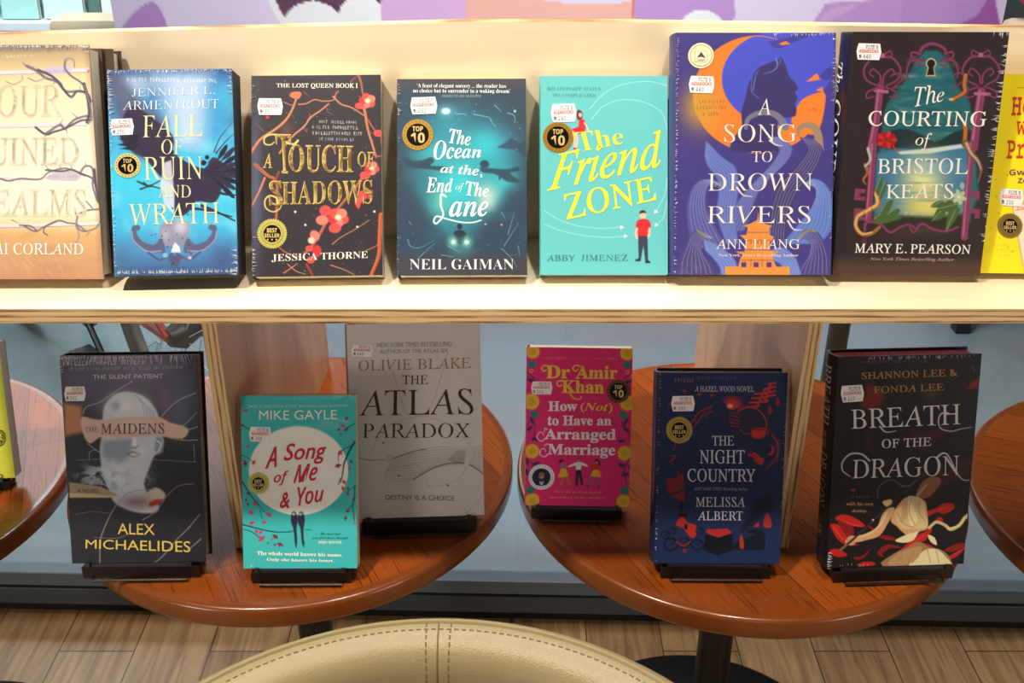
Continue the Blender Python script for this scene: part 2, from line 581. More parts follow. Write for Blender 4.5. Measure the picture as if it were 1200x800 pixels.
class Art:
    """a printed sheet w by h metres; its pattern is drawn in layout units (quad = the sheet's corners in those units)
    and stored as ink colours on a fine grid"""
    def __init__(s, quad, w, h, cols=190, base=(128, 128, 128), seed=1):
        s.quad, s.w, s.h = quad, w, h
        s.nc = cols
        s.nr = max(2, int(round(cols * h / w)))
        u = np.linspace(0, 1, s.nc + 1)
        v = np.linspace(0, 1, s.nr + 1)
        U, V = np.meshgrid(u, v)
        s.H = homography([(0, 0), (1, 0), (1, 1), (0, 1)], quad)
        s.Hi = np.linalg.inv(s.H)
        q = hmap(s.H, np.c_[U.ravel(), V.ravel()])
        s.X = q[:, 0].reshape(U.shape)
        s.Y = q[:, 1].reshape(U.shape)
        s.U, s.V = U, V
        s.img = np.ones(U.shape + (3,)) * np.array(base, float)
        s.fr = (0, 0, 1)
        s.rng = np.random.RandomState(seed)
        s.texts = []

    def P(s, pts):
        x0, y0, k = s.fr
        return np.atleast_2d(np.array(pts, float)) * k + np.array([x0, y0])

    def local(s, p):
        """layout units -> metres on the sheet (x right, z up)"""
        q = hmap(s.Hi, p)
        return np.c_[q[:, 0] * s.w, (1 - q[:, 1]) * s.h]

    def noise(s, sx, sy=None, seed=0, octv=3):
        sy = sy or sx
        x0, y0 = s.quad[0]
        out = np.zeros(s.X.shape)
        amp, tot = 1.0, 0
        for o in range(octv):
            rg = np.random.RandomState(seed * 17 + o)
            g = rg.rand(64, 64)
            x = (s.X - x0) / sx * 2 ** o + 5
            y = (s.Y - y0) / sy * 2 ** o + 5
            xi, yi = np.floor(x).astype(int), np.floor(y).astype(int)
            fx, fy = x - xi, y - yi
            fx, fy = fx * fx * (3 - 2 * fx), fy * fy * (3 - 2 * fy)
            G = lambda a, b: g[b % 64, a % 64]
            out += amp * ((G(xi, yi) * (1 - fx) + G(xi + 1, yi) * fx) * (1 - fy) + (G(xi, yi + 1) * (1 - fx) + G(xi + 1, yi + 1) * fx) * fy)
            tot += amp
            amp *= 0.5
        return out / tot

    def mix(s, mask, col):
        mask = np.clip(mask, 0, 1)[..., None]
        s.img = s.img * (1 - mask) + np.array(col, float) * mask

    def vgrad(s, stops):
        """vertical colour run: [(y, colour)...] in current frame units"""
        ys = [s.P([(0, y)])[0, 1] for y, _ in stops]
        for k in range(3):
            s.img[..., k] = np.interp(s.Y, ys, [c[k] for _, c in stops])

    def _box(s, lo, hi):
        m = (s.X >= lo[0]) & (s.X <= hi[0]) & (s.Y >= lo[1]) & (s.Y <= hi[1])
        if not m.any():
            return None
        r = np.where(m.any(1))[0]
        c = np.where(m.any(0))[0]
        return slice(r[0], r[-1] + 1), slice(c[0], c[-1] + 1)

    def poly(s, pts, col, soft=0.45, alpha=1.0, smooth=0, px=False):
        p = np.array(pts, float) if px else s.P(pts)
        if smooth:
            p = cr(p, smooth, True)
        pad = soft + 1
        bx = s._box(p.min(0) - pad, p.max(0) + pad)
        if bx is None:
            return
        X, Y = s.X[bx], s.Y[bx]
        ins = np.zeros(X.shape, bool)
        d = np.full(X.shape, 1e9)
        for (ax, ay), (bx_, by_) in zip(p, np.roll(p, -1, 0)):
            c = ((ay > Y) != (by_ > Y))
            with np.errstate(divide='ignore', invalid='ignore'):
                xi = (bx_ - ax) * (Y - ay) / (by_ - ay + 1e-12) + ax
            ins ^= c & (X < xi)
            ex, ey = bx_ - ax, by_ - ay
            t = np.clip(((X - ax) * ex + (Y - ay) * ey) / (ex * ex + ey * ey + 1e-12), 0, 1)
            d = np.minimum(d, np.hypot(X - ax - t * ex, Y - ay - t * ey))
        sd = np.where(ins, d, -d)
        m = np.clip(sd / (2 * soft) + 0.5, 0, 1)[..., None] * alpha
        s.img[bx] = s.img[bx] * (1 - m) + np.array(col, float) * m

    def line(s, pts, w, col, soft=0.4, alpha=1.0, smooth=6, w2=None):
        """stroke; w, w2 are widths (current frame units) at start and end"""
        p = s.P(pts)
        if smooth and len(p) > 2:
            p = cr(p, smooth)
        k = s.fr[2]
        w2 = w if w2 is None else w2
        ws = np.linspace(w, w2, len(p)) * k / 2
        pad = max(w, w2) * k + soft + 1
        bx = s._box(p.min(0) - pad, p.max(0) + pad)
        if bx is None:
            return
        X, Y = s.X[bx], s.Y[bx]
        m = np.zeros(X.shape)
        for i in range(len(p) - 1):
            (ax, ay), (cx, cy) = p[i], p[i + 1]
            ex, ey = cx - ax, cy - ay
            t = np.clip(((X - ax) * ex + (Y - ay) * ey) / (ex * ex + ey * ey + 1e-12), 0, 1)
            d = np.hypot(X - ax - t * ex, Y - ay - t * ey)
            wd = ws[i] + (ws[i + 1] - ws[i]) * t
            m = np.maximum(m, np.clip((wd - d) / (2 * soft) + 0.5, 0, 1) * np.minimum(1, wd * 2 / 0.6))
        m = m[..., None] * alpha
        s.img[bx] = s.img[bx] * (1 - m) + np.array(col, float) * m

    def ell(s, cx, cy, rx, ry=None, col=(255, 255, 255), soft=0.45, alpha=1.0, rot=0, hole=0.0):
        ry = ry or rx
        k = s.fr[2]
        (px, py), = s.P([(cx, cy)])
        rx, ry = rx * k, ry * k
        m_ = max(rx, ry) + soft + 1
        bx = s._box((px - m_, py - m_), (px + m_, py + m_))
        if bx is None:
            return
        X, Y = s.X[bx] - px, s.Y[bx] - py
        c, sn = math.cos(R(rot)), math.sin(R(rot))
        X, Y = X * c + Y * sn, -X * sn + Y * c
        r = np.hypot(X / rx, Y / ry)
        mn = min(rx, ry)
        m = np.clip((1 - r) * mn / (2 * soft) + 0.5, 0, 1)
        if hole:
            m = m * np.clip((r - hole) * mn / (2 * soft) + 0.5, 0, 1)
        m = m[..., None] * alpha
        s.img[bx] = s.img[bx] * (1 - m) + np.array(col, float) * m

    def glow(s, cx, cy, rx, ry, col, alpha=1.0, power=1.0):
        (px, py), = s.P([(cx, cy)])
        k = s.fr[2]
        r2 = ((s.X - px) / (rx * k)) ** 2 + ((s.Y - py) / (ry * k)) ** 2
        s.mix(alpha * np.exp(-r2 * 1.4) ** power, col)

    def dots(s, n, box, r, col, seed=3, alpha=0.9):
        rg = np.random.RandomState(seed)
        for _ in range(n):
            s.ell(rg.uniform(box[0], box[2]), rg.uniform(box[1], box[3]), rg.uniform(*r), None, col, soft=0.4, alpha=alpha * rg.uniform(0.4, 1))

    def smalltype(s, x0, y0, x1, h, col, seed=5, alpha=0.8):
        """type too small to read: a row of tiny letter-like ticks"""
        rg = np.random.RandomState(seed)
        x = x0
        while x < x1:
            w = rg.uniform(0.5, 0.9) * h
            if rg.rand() < 0.16:
                x += h * 0.7
                continue
            s.line([(x, y0 - h / 2), (x, y0 + h / 2)], h * 0.28, col, soft=0.3, alpha=alpha * rg.uniform(0.6, 1), smooth=0)
            if rg.rand() < 0.6:
                yy = y0 + rg.choice([-h / 2, 0, h / 2])
                s.line([(x, yy), (x + w * 0.7, yy)], h * 0.25, col, soft=0.3, alpha=alpha * 0.8, smooth=0)
            x += w + h * 0.25

    # lettering, kept as real outlines laid on the sheet
    def T(s, txt, box, style, col, part='title_lettering', foil=False, off=0.0):
        """box: (x0, y0, x1, y1) or four corner points TL TR BR BL, in current frame units"""
        if len(box) == 4 and not hasattr(box[0], '__len__'):
            x0, y0, x1, y1 = box
            box = [(x0, y0), (x1, y0), (x1, y1), (x0, y1)]
        s.texts.append((txt, s.P(box), style, col, part, foil, off))

    def colours(s):
        return lin(np.clip(s.img, 0, 255)).reshape(-1, 3)


# lettering outlines: the built-in font and its serif, script and bold alphabets
STY = {'serif': (0x1D434, 0x1D44E, -0.25, 0x1D7CE), 'bold': (0x1D400, 0x1D41A, 0, 0x1D7CE), 'ital': (0x1D434, 0x1D44E, 0, 0x1D7CE),
       'bital': (0x1D468, 0x1D482, 0, 0x1D7CE), 'script': (0x1D4D0, 0x1D4EA, 0, None), 'sansb': (0x1D5D4, 0x1D5EE, 0, 0x1D7EC),
       'sansi': (0x1D608, 0x1D622, 0, 0x1D7E2), 'sans': None, 'slant': None, 'mono': (0x1D670, 0x1D68A, 0, 0x1D7F6)}
_tc = {}


def glyphs(txt, style, off=0.0, space=1.0):
    key = (txt, style, off, space)
    if key in _tc:
        return _tc[key]
    st = STY[style]
    body = ''
    for ch in txt:
        if st and 'A' <= ch <= 'Z':
            body += chr(st[0] + ord(ch) - 65)
        elif st and 'a' <= ch <= 'z':
            cp = st[1] + ord(ch) - 97
            body += chr(0x210E if cp == 0x1D455 else cp)
        elif st and st[3] and '0' <= ch <= '9':
            body += chr(st[3] + ord(ch) - 48)
        else:
            body += ch
    c = bpy.data.curves.new('lettering', 'FONT')
    c.body = body
    c.size = 1
    c.resolution_u = 3
    c.offset = off
    c.space_character = space
    if st:
        c.shear = st[2]
    elif style == 'slant':
        c.shear = 0.22
    o = bpy.data.objects.new('lettering', c)
    COL.objects.link(o)
    dg = bpy.context.evaluated_depsgraph_get()
    me = bpy.data.meshes.new_from_object(o.evaluated_get(dg))
    v = np.empty(len(me.vertices) * 3)
    me.vertices.foreach_get('co', v)
    v = v.reshape(-1, 3)[:, :2]
    f = [tuple(p.vertices) for p in me.polygons]
    bpy.data.objects.remove(o)
    bpy.data.curves.remove(c)
    bpy.data.meshes.remove(me)
    lo, hi = v.min(0), v.max(0)
    v = (v - lo) / (hi - lo)
    _tc[key] = (v, f)
    return v, f


def text_mesh(art, txt, quad, style, off):
    v, f = glyphs(txt, style, off)
    q = np.array(quad)
    a, b = v[:, 0:1], 1 - v[:, 1:2]
    p = (q[0] * (1 - a) + q[1] * a) * (1 - b) + (q[3] * (1 - a) + q[2] * a) * b
    xz = art.local(p)
    return xz, f


def lay(mb, xz, f, y, col, flip=True):
    vs = [(x, y, z) for x, z in xz]
    mb.add(vs, f, 0, col)


def letter_parts(art, parent, y=-0.0003):
    parts = {}
    for txt, quad, style, col, part, foil, off in art.texts:
        mb, fo = parts.setdefault(part, (MB(), foil))
        xz, f = text_mesh(art, txt, quad, style, off)
        lay(mb, xz, f, y, col)
    for part, (mb, foil) in parts.items():
        mb.build(part, M_FOIL if foil else M_INK, parent, art=True)


def flat_poly(art, mb, pts, y, col, px=False, thick=0.0):
    """filled outline lying on the sheet (fan from its middle), with an edge of its own when thick"""
    p = np.array(pts, float) if px else art.P(pts)
    xz = art.local(p)
    n = len(xz)
    c = xz.mean(0)
    vs = [(c[0], y, c[1])] + [(x, y, z) for x, z in xz]
    fs = [(0, 1 + i, 1 + (i + 1) % n) for i in range(n)]
    if thick:
        vs += [(x, y + thick, z) for x, z in xz]
        fs += [(1 + i, 1 + n + i, 1 + n + (i + 1) % n, 1 + (i + 1) % n) for i in range(n)]
    mb.add(vs, fs, 0, col)


def circle_pts(cx, cy, r, n=40, ry=None, scal=0.0, teeth=0):
    out = []
    for k in range(n):
        a = 2 * PI * k / n
        q = r * (1 + (scal if teeth and (k % 2) else 0))
        out.append((cx + q * math.cos(a), cy + (ry or r) / r * q * math.sin(a)))
    return out


def price_sticker(art, parent, box, price, rot=0.0, left_cut=False, ink=(90, 88, 96)):
    x0, y0, x1, y1 = box
    cx, cy, hw, hh = (x0 + x1) / 2, (y0 + y1) / 2, (x1 - x0) / 2, (y1 - y0) / 2
    c, sn = math.cos(R(rot)), math.sin(R(rot))
    tr = lambda q: [(cx + (a * hw) * c - (b * hh) * sn, cy + (a * hw) * sn + (b * hh) * c) for a, b in q]
    shape = [(-0.86, -1), (0.86, -1), (0.93, -0.55), (1, 0), (0.93, 0.55), (0.86, 1), (-0.86, 1), (-0.93, 0.55), (-1, 0), (-0.93, -0.55)]
    mb = MB()
    flat_poly(art, mb, tr(shape), -0.0006, (243, 240, 240), thick=0.0006)
    st = mb.build('price_sticker', M_LABEL, parent, art=True)
    st['label'] = 'white paper price sticker with cut corners'
    pr = MB()
    def put(t, q, style, col):
        v, f = glyphs(t, style)
        qq = art.P(tr(q))
        a, b = v[:, 0:1], 1 - v[:, 1:2]
        p = (qq[0] * (1 - a) + qq[1] * a) * (1 - b) + (qq[3] * (1 - a) + qq[2] * a) * b
        lay(pr, art.local(p), f, -0.0008, col)
    bxq = lambda a0, b0, a1, b1: [(a0, b0), (a1, b0), (a1, b1), (a0, b1)]
    put('PLTE N', bxq(-0.28, -0.82, 0.72, -0.38), 'mono', ink)
    put('ASIABOOKS', bxq(-0.8, -0.28, 0.76, 0.12), 'sansb', (228, 74, 52))
    put('\u0e3f', bxq(-0.78, 0.34, -0.58, 0.84), 'sans', ink)
    put(price, bxq(-0.44, 0.34, 0.16, 0.84), 'mono', ink)
    pr.build('price_print', M_LABEL, st, art=True)
    return st


GOLD, GOLDD, INKB = (214, 176, 92), (150, 112, 44), (22, 18, 16)


def award_seal(art, parent, cx, cy, r, kind, gold=GOLD, ry=None):
    """round award sticker: a gold ring round a black face, or a scalloped gold one"""
    ry = ry or r
    e = ry / r
    mb = MB()
    yy = -0.0006
    if kind == 'best':
        flat_poly(art, mb, circle_pts(cx, cy, r * 0.93, 72, ry * 0.93, 0.085, 36), yy, gold, thick=0.0006)
    elif kind == 'top':
        flat_poly(art, mb, circle_pts(cx, cy, r, 48, ry), yy, gold, thick=0.0006)
    else:
        flat_poly(art, mb, circle_pts(cx, cy, r, 48, ry), yy, (232, 218, 176), thick=0.0006)
    st = mb.build('award_seal', M_FOIL if kind != 'club' else M_LABEL, parent, art=True)
    fc = MB()
    if kind == 'best':
        flat_poly(art, fc, circle_pts(cx, cy, r * 0.74, 40, ry * 0.74), yy - 0.0001, tuple(int(c * 0.72) for c in gold))
        flat_poly(art, fc, circle_pts(cx, cy, r * 0.70, 40, ry * 0.70), yy - 0.0002, gold)
        flat_poly(art, fc, circle_pts(cx, cy, r * 0.57, 40, ry * 0.57), yy - 0.0003, INKB)
    elif kind == 'top':
        for k in range(22):
            a = 2 * PI * k / 22
            flat_poly(art, fc, circle_pts(cx + r * 0.86 * math.cos(a), cy + ry * 0.86 * math.sin(a), r * 0.05, 6), yy - 0.0001, GOLDD)
        flat_poly(art, fc, circle_pts(cx, cy, r * 0.72, 40, ry * 0.72), yy - 0.0002, INKB)
    else:
        flat_poly(art, fc, circle_pts(cx, cy, r * 0.86, 40, ry * 0.86), yy - 0.0001, (160, 140, 96))
        flat_poly(art, fc, circle_pts(cx, cy, r * 0.81, 40, ry * 0.81), yy - 0.0002, (236, 224, 186))
        q = [(-0.5, -0.36), (0.5, -0.36), (0.5, 0.5), (-0.5, 0.5)]
        flat_poly(art, fc, [(cx + a * r, cy + b * ry) for a, b in q], yy - 0.0003, (150, 132, 92))
        flat_poly(art, fc, [(cx + a * 0.93 * r, cy + b * 0.93 * ry) for a, b in q], yy - 0.0004, (236, 224, 186))
        for q in ([(-0.32, 0.18), (0, -0.3), (0.36, 0.22), (0, 0.1)], [(-0.2, 0.34), (0.3, 0.3), (0.3, 0.36), (-0.2, 0.4)]):
            flat_poly(art, fc, [(cx + a * r, cy + b * ry) for a, b in q], yy - 0.0005, (70, 72, 96))
    fc.build('seal_face', M_FOIL if kind != 'club' else M_LABEL, st, art=True)
    if kind == 'club':
        return st
    tx = MB()
    def put(t, b, style):
        v, f = glyphs(t, style, 0.012 if kind == 'top' else 0.02)
        qq = art.P([(cx + b[0] * r, cy + b[1] * ry), (cx + b[2] * r, cy + b[1] * ry), (cx + b[2] * r, cy + b[3] * ry), (cx + b[0] * r, cy + b[3] * ry)])
        a, c = v[:, 0:1], 1 - v[:, 1:2]
        p = (qq[0] * (1 - a) + qq[1] * a) * (1 - c) + (qq[3] * (1 - a) + qq[2] * a) * c
        lay(tx, art.local(p), f, yy - 0.0006, (236, 204, 130))
    if kind == 'top':
        put('TOP', (-0.34, -0.54, 0.34, -0.2), 'sansb')
        put('10', (-0.46, -0.12, 0.46, 0.54), 'sansb')
    else:
        put('BEST', (-0.33, -0.36, 0.33, -0.06), 'sansb')
        put('SELLER', (-0.5, 0.0, 0.5, 0.26), 'sansb')
        for a in (-0.28, 0, 0.28):
            flat_poly(art, tx, circle_pts(cx + a * r, cy + 0.4 * ry, 0.06 * r, 6), yy - 0.0006, (236, 204, 130))
    tx.build('seal_lettering', M_FOIL, st, art=True)
    return st


def build_book(name, label, cat, pose, art, hard, pages=None, spine=(40, 40, 50), back=None, group=None, spine_text=None, fore=None):
    """pose: x, y, z of the lower left front corner, turn, lean back, width, height, thickness"""
    x, y, z, yaw, lean, w, h, t = pose
    root = empty(name, (x, y, z), (-R(lean), 0, R(yaw)))
    tag(root, label, cat, group)
    pages = pages or M_PAGES
    back = back or spine
    nc, nr = art.nc, art.nr
    g = np.stack([art.U * w, np.zeros_like(art.U), (1 - art.V) * h], -1).reshape(-1, 3)
    idx = np.arange((nc + 1) * (nr + 1)).reshape(nr + 1, nc + 1)
    quads = np.stack([idx[:-1, :-1], idx[1:, :-1], idx[1:, 1:], idx[:-1, 1:]], -1).reshape(-1, 4)
    cols = np.c_[art.colours(), np.ones(len(g))]
    bt = 0.0026 if hard else 0.0005
    sh = MB()
    e = 0.00005
    # front board behind the printed face, spine and back board
    def slab(x0, x1, y0, y1, col):
        sh.box(x0, x1, y0, y1, 0, h, 0, col=col)
    edge = np.clip(art.img[:, -3].mean(0), 0, 255)
    slab(0, w, e, bt, edge)
    slab(0, w, t - bt, t, back)
    n = 7
    bulge = 0.0035 if hard else 0.0006
    prof = [(-bulge * math.sin(PI * k / n) - (0.0 if k in (0, n) else 0.0004), t * k / n) for k in range(n + 1)]
    inner = [(px + bt + 0.0008, py) for px, py in prof]
    vs = [(px, py, zz) for px, py in prof for zz in (0, h)] + [(px, py, zz) for px, py in inner for zz in (0, h)]
    fs = []
    m2 = 2 * (n + 1)
    for k in range(n):
        a = 2 * k
        fs += [(a, a + 1, a + 3, a + 2), (m2 + a, m2 + a + 2, m2 + a + 3, m2 + a + 1), (a + 1, m2 + a + 1, m2 + a + 3, a + 3), (a, a + 2, m2 + a + 2, m2 + a)]
    sh.add(vs, fs, 0, spine)
    V = np.vstack([g, np.array(sh.v)])
    F = [tuple(q) for q in quads.tolist()] + [tuple(i + len(g) for i in f) for f in sh.f]
    C = np.vstack([cols, np.array(sh.c)])
    me = bpy.data.meshes.new('cover')
    me.from_pydata(V.tolist(), [], F)
    at = me.color_attributes.new('art', 'FLOAT_COLOR', 'POINT')
    at.data.foreach_set('color', C.astype(np.float32).ravel())
    me.materials.append(M_COVER)
    co = bpy.data.objects.new('cover', me)
    COL.objects.link(co)
    co.parent = root
    ins = 0.0032 if hard else 0.0003
    pb = MB().box(0.003, w - ins, bt, t - bt, ins, h - ins)
    pb.build('page_block', pages, root)
    letter_parts(art, root)
    if spine_text:
        mb = MB()
        for txt, z0, z1, style, col, frac in spine_text:
            v, f = glyphs(txt, style)
            # reads downwards along the spine, wrapped onto its curve
            zz = h * (1 - (z0 + (z1 - z0) * v[:, 0]))
            yb = t * (1 - (0.5 - frac / 2) - frac * v[:, 1])
            xx = -bulge * np.sin(PI * np.clip(yb / t, 0, 1)) - 0.0009
            mb.add(list(zip(xx, yb, zz)), f, 0, col)
        mb.build('spine_lettering', M_INK, root, art=True)
    return root


# ------------------------------------------------------------------ room shell and what lies beyond the glass
WALL_Y, WALL_YAW = 1.497, R(-1.6)
struct(MB().box(-3.2, 3.2, -2.2, 1.60, -0.04, 0.0).build('floor', M_FLOOR))
struct(MB().box(-4.5, 4.5, 1.60, 6.5, -0.045, -0.005).build('pavement', M_PAVE))

win = empty('window_1', (0, WALL_Y, 0), (0, 0, WALL_YAW))
win['kind'] = 'structure'
MB().box(-3.0, 3.0, 0.012, 0.05, 0.0, 0.024).build('kick_board', M_KICK, win)
m = MB().box(-3.0, 3.0, 0.0, 0.055, 0.024, 0.062)
m.build('window_frame', M_FRAME_B, win, bevel=0.002)
MB().box(-3.0, 3.0, 0.008, 0.05, 0.062, 0.068).build('frame_gasket', M_KICK, win)
MB().box(-3.0, 3.0, 0.0, 0.055, 0.068, 0.098).build('window_frame', M_FRAME_A, win, bevel=0.002)
MB().box(-3.0, 3.0, 0.024, 0.030, 0.096, 2.45).build('glass', M_GLASS, win)
m = MB()
m.box(-3.0, 3.0, 0.0, 0.055, 2.45, 2.52)
for x in (-3.0, 2.94):
    m.box(x, x + .06, 0.0, 0.055, 0.098, 2.45)
m.build('window_frame', M_FRAME_A, win, bevel=0.002)

# printed counter seen through the glass above the shelf
def proj(P):
    P = np.atleast_2d(np.array(P, float))
    c, s = math.cos(PITCH), math.sin(PITCH)
    z = P[:, 2] - CAM_H
    d = P[:, 1] * c - z * s
    return np.stack([600 + FOCAL * P[:, 0] / d, 400 - FOCAL * (P[:, 1] * s + z * c) / d], 1)


CY, CX0, CX1, CH = 2.9, -1.055, 1.30, 1.05
q4 = proj([(CX0, CY, CH), (CX1 + .05, CY, CH), (CX1 - .02, CY, 0), (CX0, CY, 0)])
A = Art([tuple(p) for p in q4], CX1 - CX0, CH, 420, (226, 206, 236), 30)
LI, PU, PK, PE, WH, PL = (228, 212, 238), (190, 144, 208), (218, 172, 218), (240, 178, 164), (244, 240, 244), (84, 34, 76)
A.poly([(60, -400), (340, -400), (340, 700), (60, 700)], LI)
A.poly([(138, 46), (155, 20), (176, 5), (188, 12), (200, 42), (196, 60), (150, 60)], PU, smooth=4)
A.poly([(322, -120), (322, 10), (340, 34), (420, 44), (470, -20), (440, -120)], PL)
A.line([(318, -60), (322, 0), (336, 30)], 8, WH)
A.line([(369, -60), (370, 6)], 3, WH, smooth=0)
A.ell(370, 34, 36, 30, WH)
A.ell(428, 22, 27, 26, WH)
A.poly([(452, -300), (556, -300), (552, 60), (452, 60)], PK)
A.poly([(552, -300), (760, -300), (755, 14), (749, 60), (552, 60)], PE)
A.poly([(548, -40), (640, 2), (760, 0), (760, -60)], LI, smooth=4)
A.poly([(752, -10), (760, 10), (748, 26)], (226, 110, 96))
A.poly([(756, -300), (1200, -300), (1180, 60), (752, 60)], PU)
A.ell(832, 36, 26, 22, WH)
A.poly([(872, -200), (1040, -200), (1040, 2), (980, 6), (956, 40), (940, 60), (856, 60), (872, 20)], LI)
A.poly([(956, 42), (985, 12), (1040, 2), (1100, -10), (1180, -60), (1180, -300), (1040, -200), (1035, 0)], (208, 160, 214), smooth=0)
A.poly([(1120, 40), (1160, 20), (1180, -10), (1190, 60)], (166, 96, 168))
root = empty('printed_counter', (CX0, CY, 0))
tag(root, 'lilac, peach and purple printed counter front beyond the glass', 'counter')
g = np.stack([A.U * A.w, np.zeros_like(A.U), (1 - A.V) * A.h], -1).reshape(-1, 3)
idx = np.arange(len(g)).reshape(A.U.shape)
Q = np.stack([idx[:-1, :-1], idx[1:, :-1], idx[1:, 1:], idx[:-1, 1:]], -1).reshape(-1, 4)
me = bpy.data.meshes.new('graphic_panel')
me.from_pydata(g.tolist(), [], Q.tolist())
at = me.color_attributes.new('art', 'FLOAT_COLOR', 'POINT')
at.data.foreach_set('color', np.c_[A.colours(), np.ones(len(g))].astype(np.float32).ravel())
me.materials.append(M_POSTER)
o = bpy.data.objects.new('graphic_panel', me)
COL.objects.link(o)
o.parent = root
MB().box(0, A.w, 0.001, 0.55, 0, A.h).build('counter_body', M_CABINET, root, bevel=0.004)
MB().box(-0.01, A.w + .01, -0.012, 0.57, A.h, A.h + .03).build('counter_top', M_CABINET, root, bevel=0.004)

# bookcase of bright books beyond, at the left
root = empty('bookcase', (-3.05, 4.1, 0))
tag(root, 'pale bookcase with bright covers seen through the glass at upper left', 'bookcase')
for n_, bx in (('back_panel', (0, 1.9, .30, .32, 0, 2.0)), ('side_panel', (0, .03, 0, .30, 0, 2.0)), ('side_panel', (1.87, 1.9, 0, .30, 0, 2.0))):
    MB().box(*bx).build(n_, M_CABINET, root, bevel=0.002)
for z in (0.08, 0.52, 0.96, 1.4, 1.97):
    MB().box(.03, 1.87, 0, .30, z, z + .03).build('shelf', M_CABINET, root, bevel=0.002)
BKC = [(150, 216, 214), (176, 226, 220), (214, 238, 240), (86, 120, 110), (226, 232, 240), (96, 110, 120), (240, 240, 244), (242, 190, 214), (120, 200, 206)]
BKL = ['aqua picture book, face out in the bookcase', 'mint picture book, face out in the bookcase', 'ice blue picture book, face out in the bookcase', 'dark green narrow book in the bookcase', 'pale grey book in the bookcase', 'slate grey narrow book in the bookcase', 'white book in the bookcase', 'pink book at the right end of the bookcase', 'bright aqua book in the bookcase']
xs = [0.93, 1.12, 1.28, 1.45, 1.50, 1.585, 1.63, 1.745, 0.74]
ws = [0.16, 0.14, 0.15, 0.04, 0.07, 0.03, 0.10, 0.10, 0.16]
for c, lb, x, w_ in zip(BKC, BKL, xs, ws):
    hh = .26 + .05 * ((x * 7.3) % 1)
    r_ = empty('shelf_book', (-3.05 + x, 4.15, 0.5545), (-R(8), 0, 0))
    tag(r_, lb, 'book', 'books in the far bookcase')
    mt = plain('book_cover_%d' % int(x * 100), c, 0.4, var=0.12, scale=22)
    m = MB().box(0, w_, 0, .002, 0, hh)
    m.box(0, w_, .022, .024, 0, hh)
    m.box(0, .003, 0, .024, 0, hh)
    m.build('cover', mt, r_)
    MB().box(.003, w_ - .002, .002, .022, .002, hh - .002).build('page_block', M_PAGES, r_)
root = empty('upholstered_bench', (-1.41, 3.3, 0))
tag(root, 'beige upholstered bench back in front of the bookcase, beyond the glass', 'bench')
m = MB().box(0, .225, 0, .12, .42, .727)
m.build('backrest', M_BEIGE, root, bevel=0.03, smooth=True)
MB().box(0, .225, .10, .46, .30, .42).build('seat', M_BEIGE, root, bevel=0.02, smooth=True)
for x in (.02, .165):
    for y in (.03, .40):
        MB().box(x, x + .04, y, y + .04, 0, .31).build('leg', M_BLACK, root)
root = empty('upholstered_bench', (1.22, 2.62, 0))
tag(root, 'beige bench beside the right end of the printed counter', 'bench')
MB().box(0, .6, 0, .12, .42, .845).build('backrest', M_BEIGE, root, bevel=0.02, smooth=True)
MB().box(0, .6, .10, .26, .30, .42).build('seat', M_BEIGE, root, bevel=0.02, smooth=True)
for x in (.02, .54):
    for y in (.03, .21):
        MB().box(x, x + .04, y, y + .04, 0, .31).build('leg', M_BLACK, root)
root = empty('cushion', (1.44, 2.68, 0.845))
tag(root, 'dark red cushion on the beige bench at upper right', 'cushion')
m = MB()
prof = [(.001, 0), (.16, .015), (.22, .06), (.225, .10), (.2, .16), (.12, .20), (.001, .205)]
m.lathe(prof, 32)
o = m.build('cushion_pad', plain('dark_red_cloth', (168, 52, 66), 0.8, var=0.35, scale=30), root, smooth=True)

# ------------------------------------------------------------------ bicycle beyond the glass
bk = empty('bicycle', (-0.69, 2.03, 0), (0, 0, R(-45)))
tag(bk, 'bicycle with a red frame and black tyres parked beyond the glass', 'bicycle')
HZ, WB = 0.33, -1.02


def wheel(cx):
    tp = [(cx + .310 * math.cos(a), 0, HZ + .310 * math.sin(a)) for a in np.linspace(0, 2 * PI, 72, endpoint=False)]
    MB().tube(tp, 0.020, 10, closed=True).build('tyre', M_RUBBER, bk, smooth=True)
    rp = [(cx + .284 * math.cos(a), 0, HZ + .284 * math.sin(a)) for a in np.linspace(0, 2 * PI, 72, endpoint=False)]
    MB().tube(rp, 0.011, 8, closed=True).build('rim', M_RIMGREY, bk, smooth=True)
    MB().tube([(cx, -.05, HZ), (cx, -.02, HZ), (cx, .02, HZ), (cx, .05, HZ)], [.020, .034, .020, .034], 14).build('hub', M_BLACK, bk, smooth=True)
    m = MB()
    for k in range(24):
        a = 2 * PI * k / 24
        b_ = a + (.5 if k % 2 else -.5)
        m.tube([(cx + .028 * math.cos(b_), .02 * (1 if k % 2 else -1), HZ + .028 * math.sin(b_)), (cx + .282 * math.cos(a), 0, HZ + .282 * math.sin(a))], 0.0013, 5)
    m.build('spokes', M_SPOKE, bk)


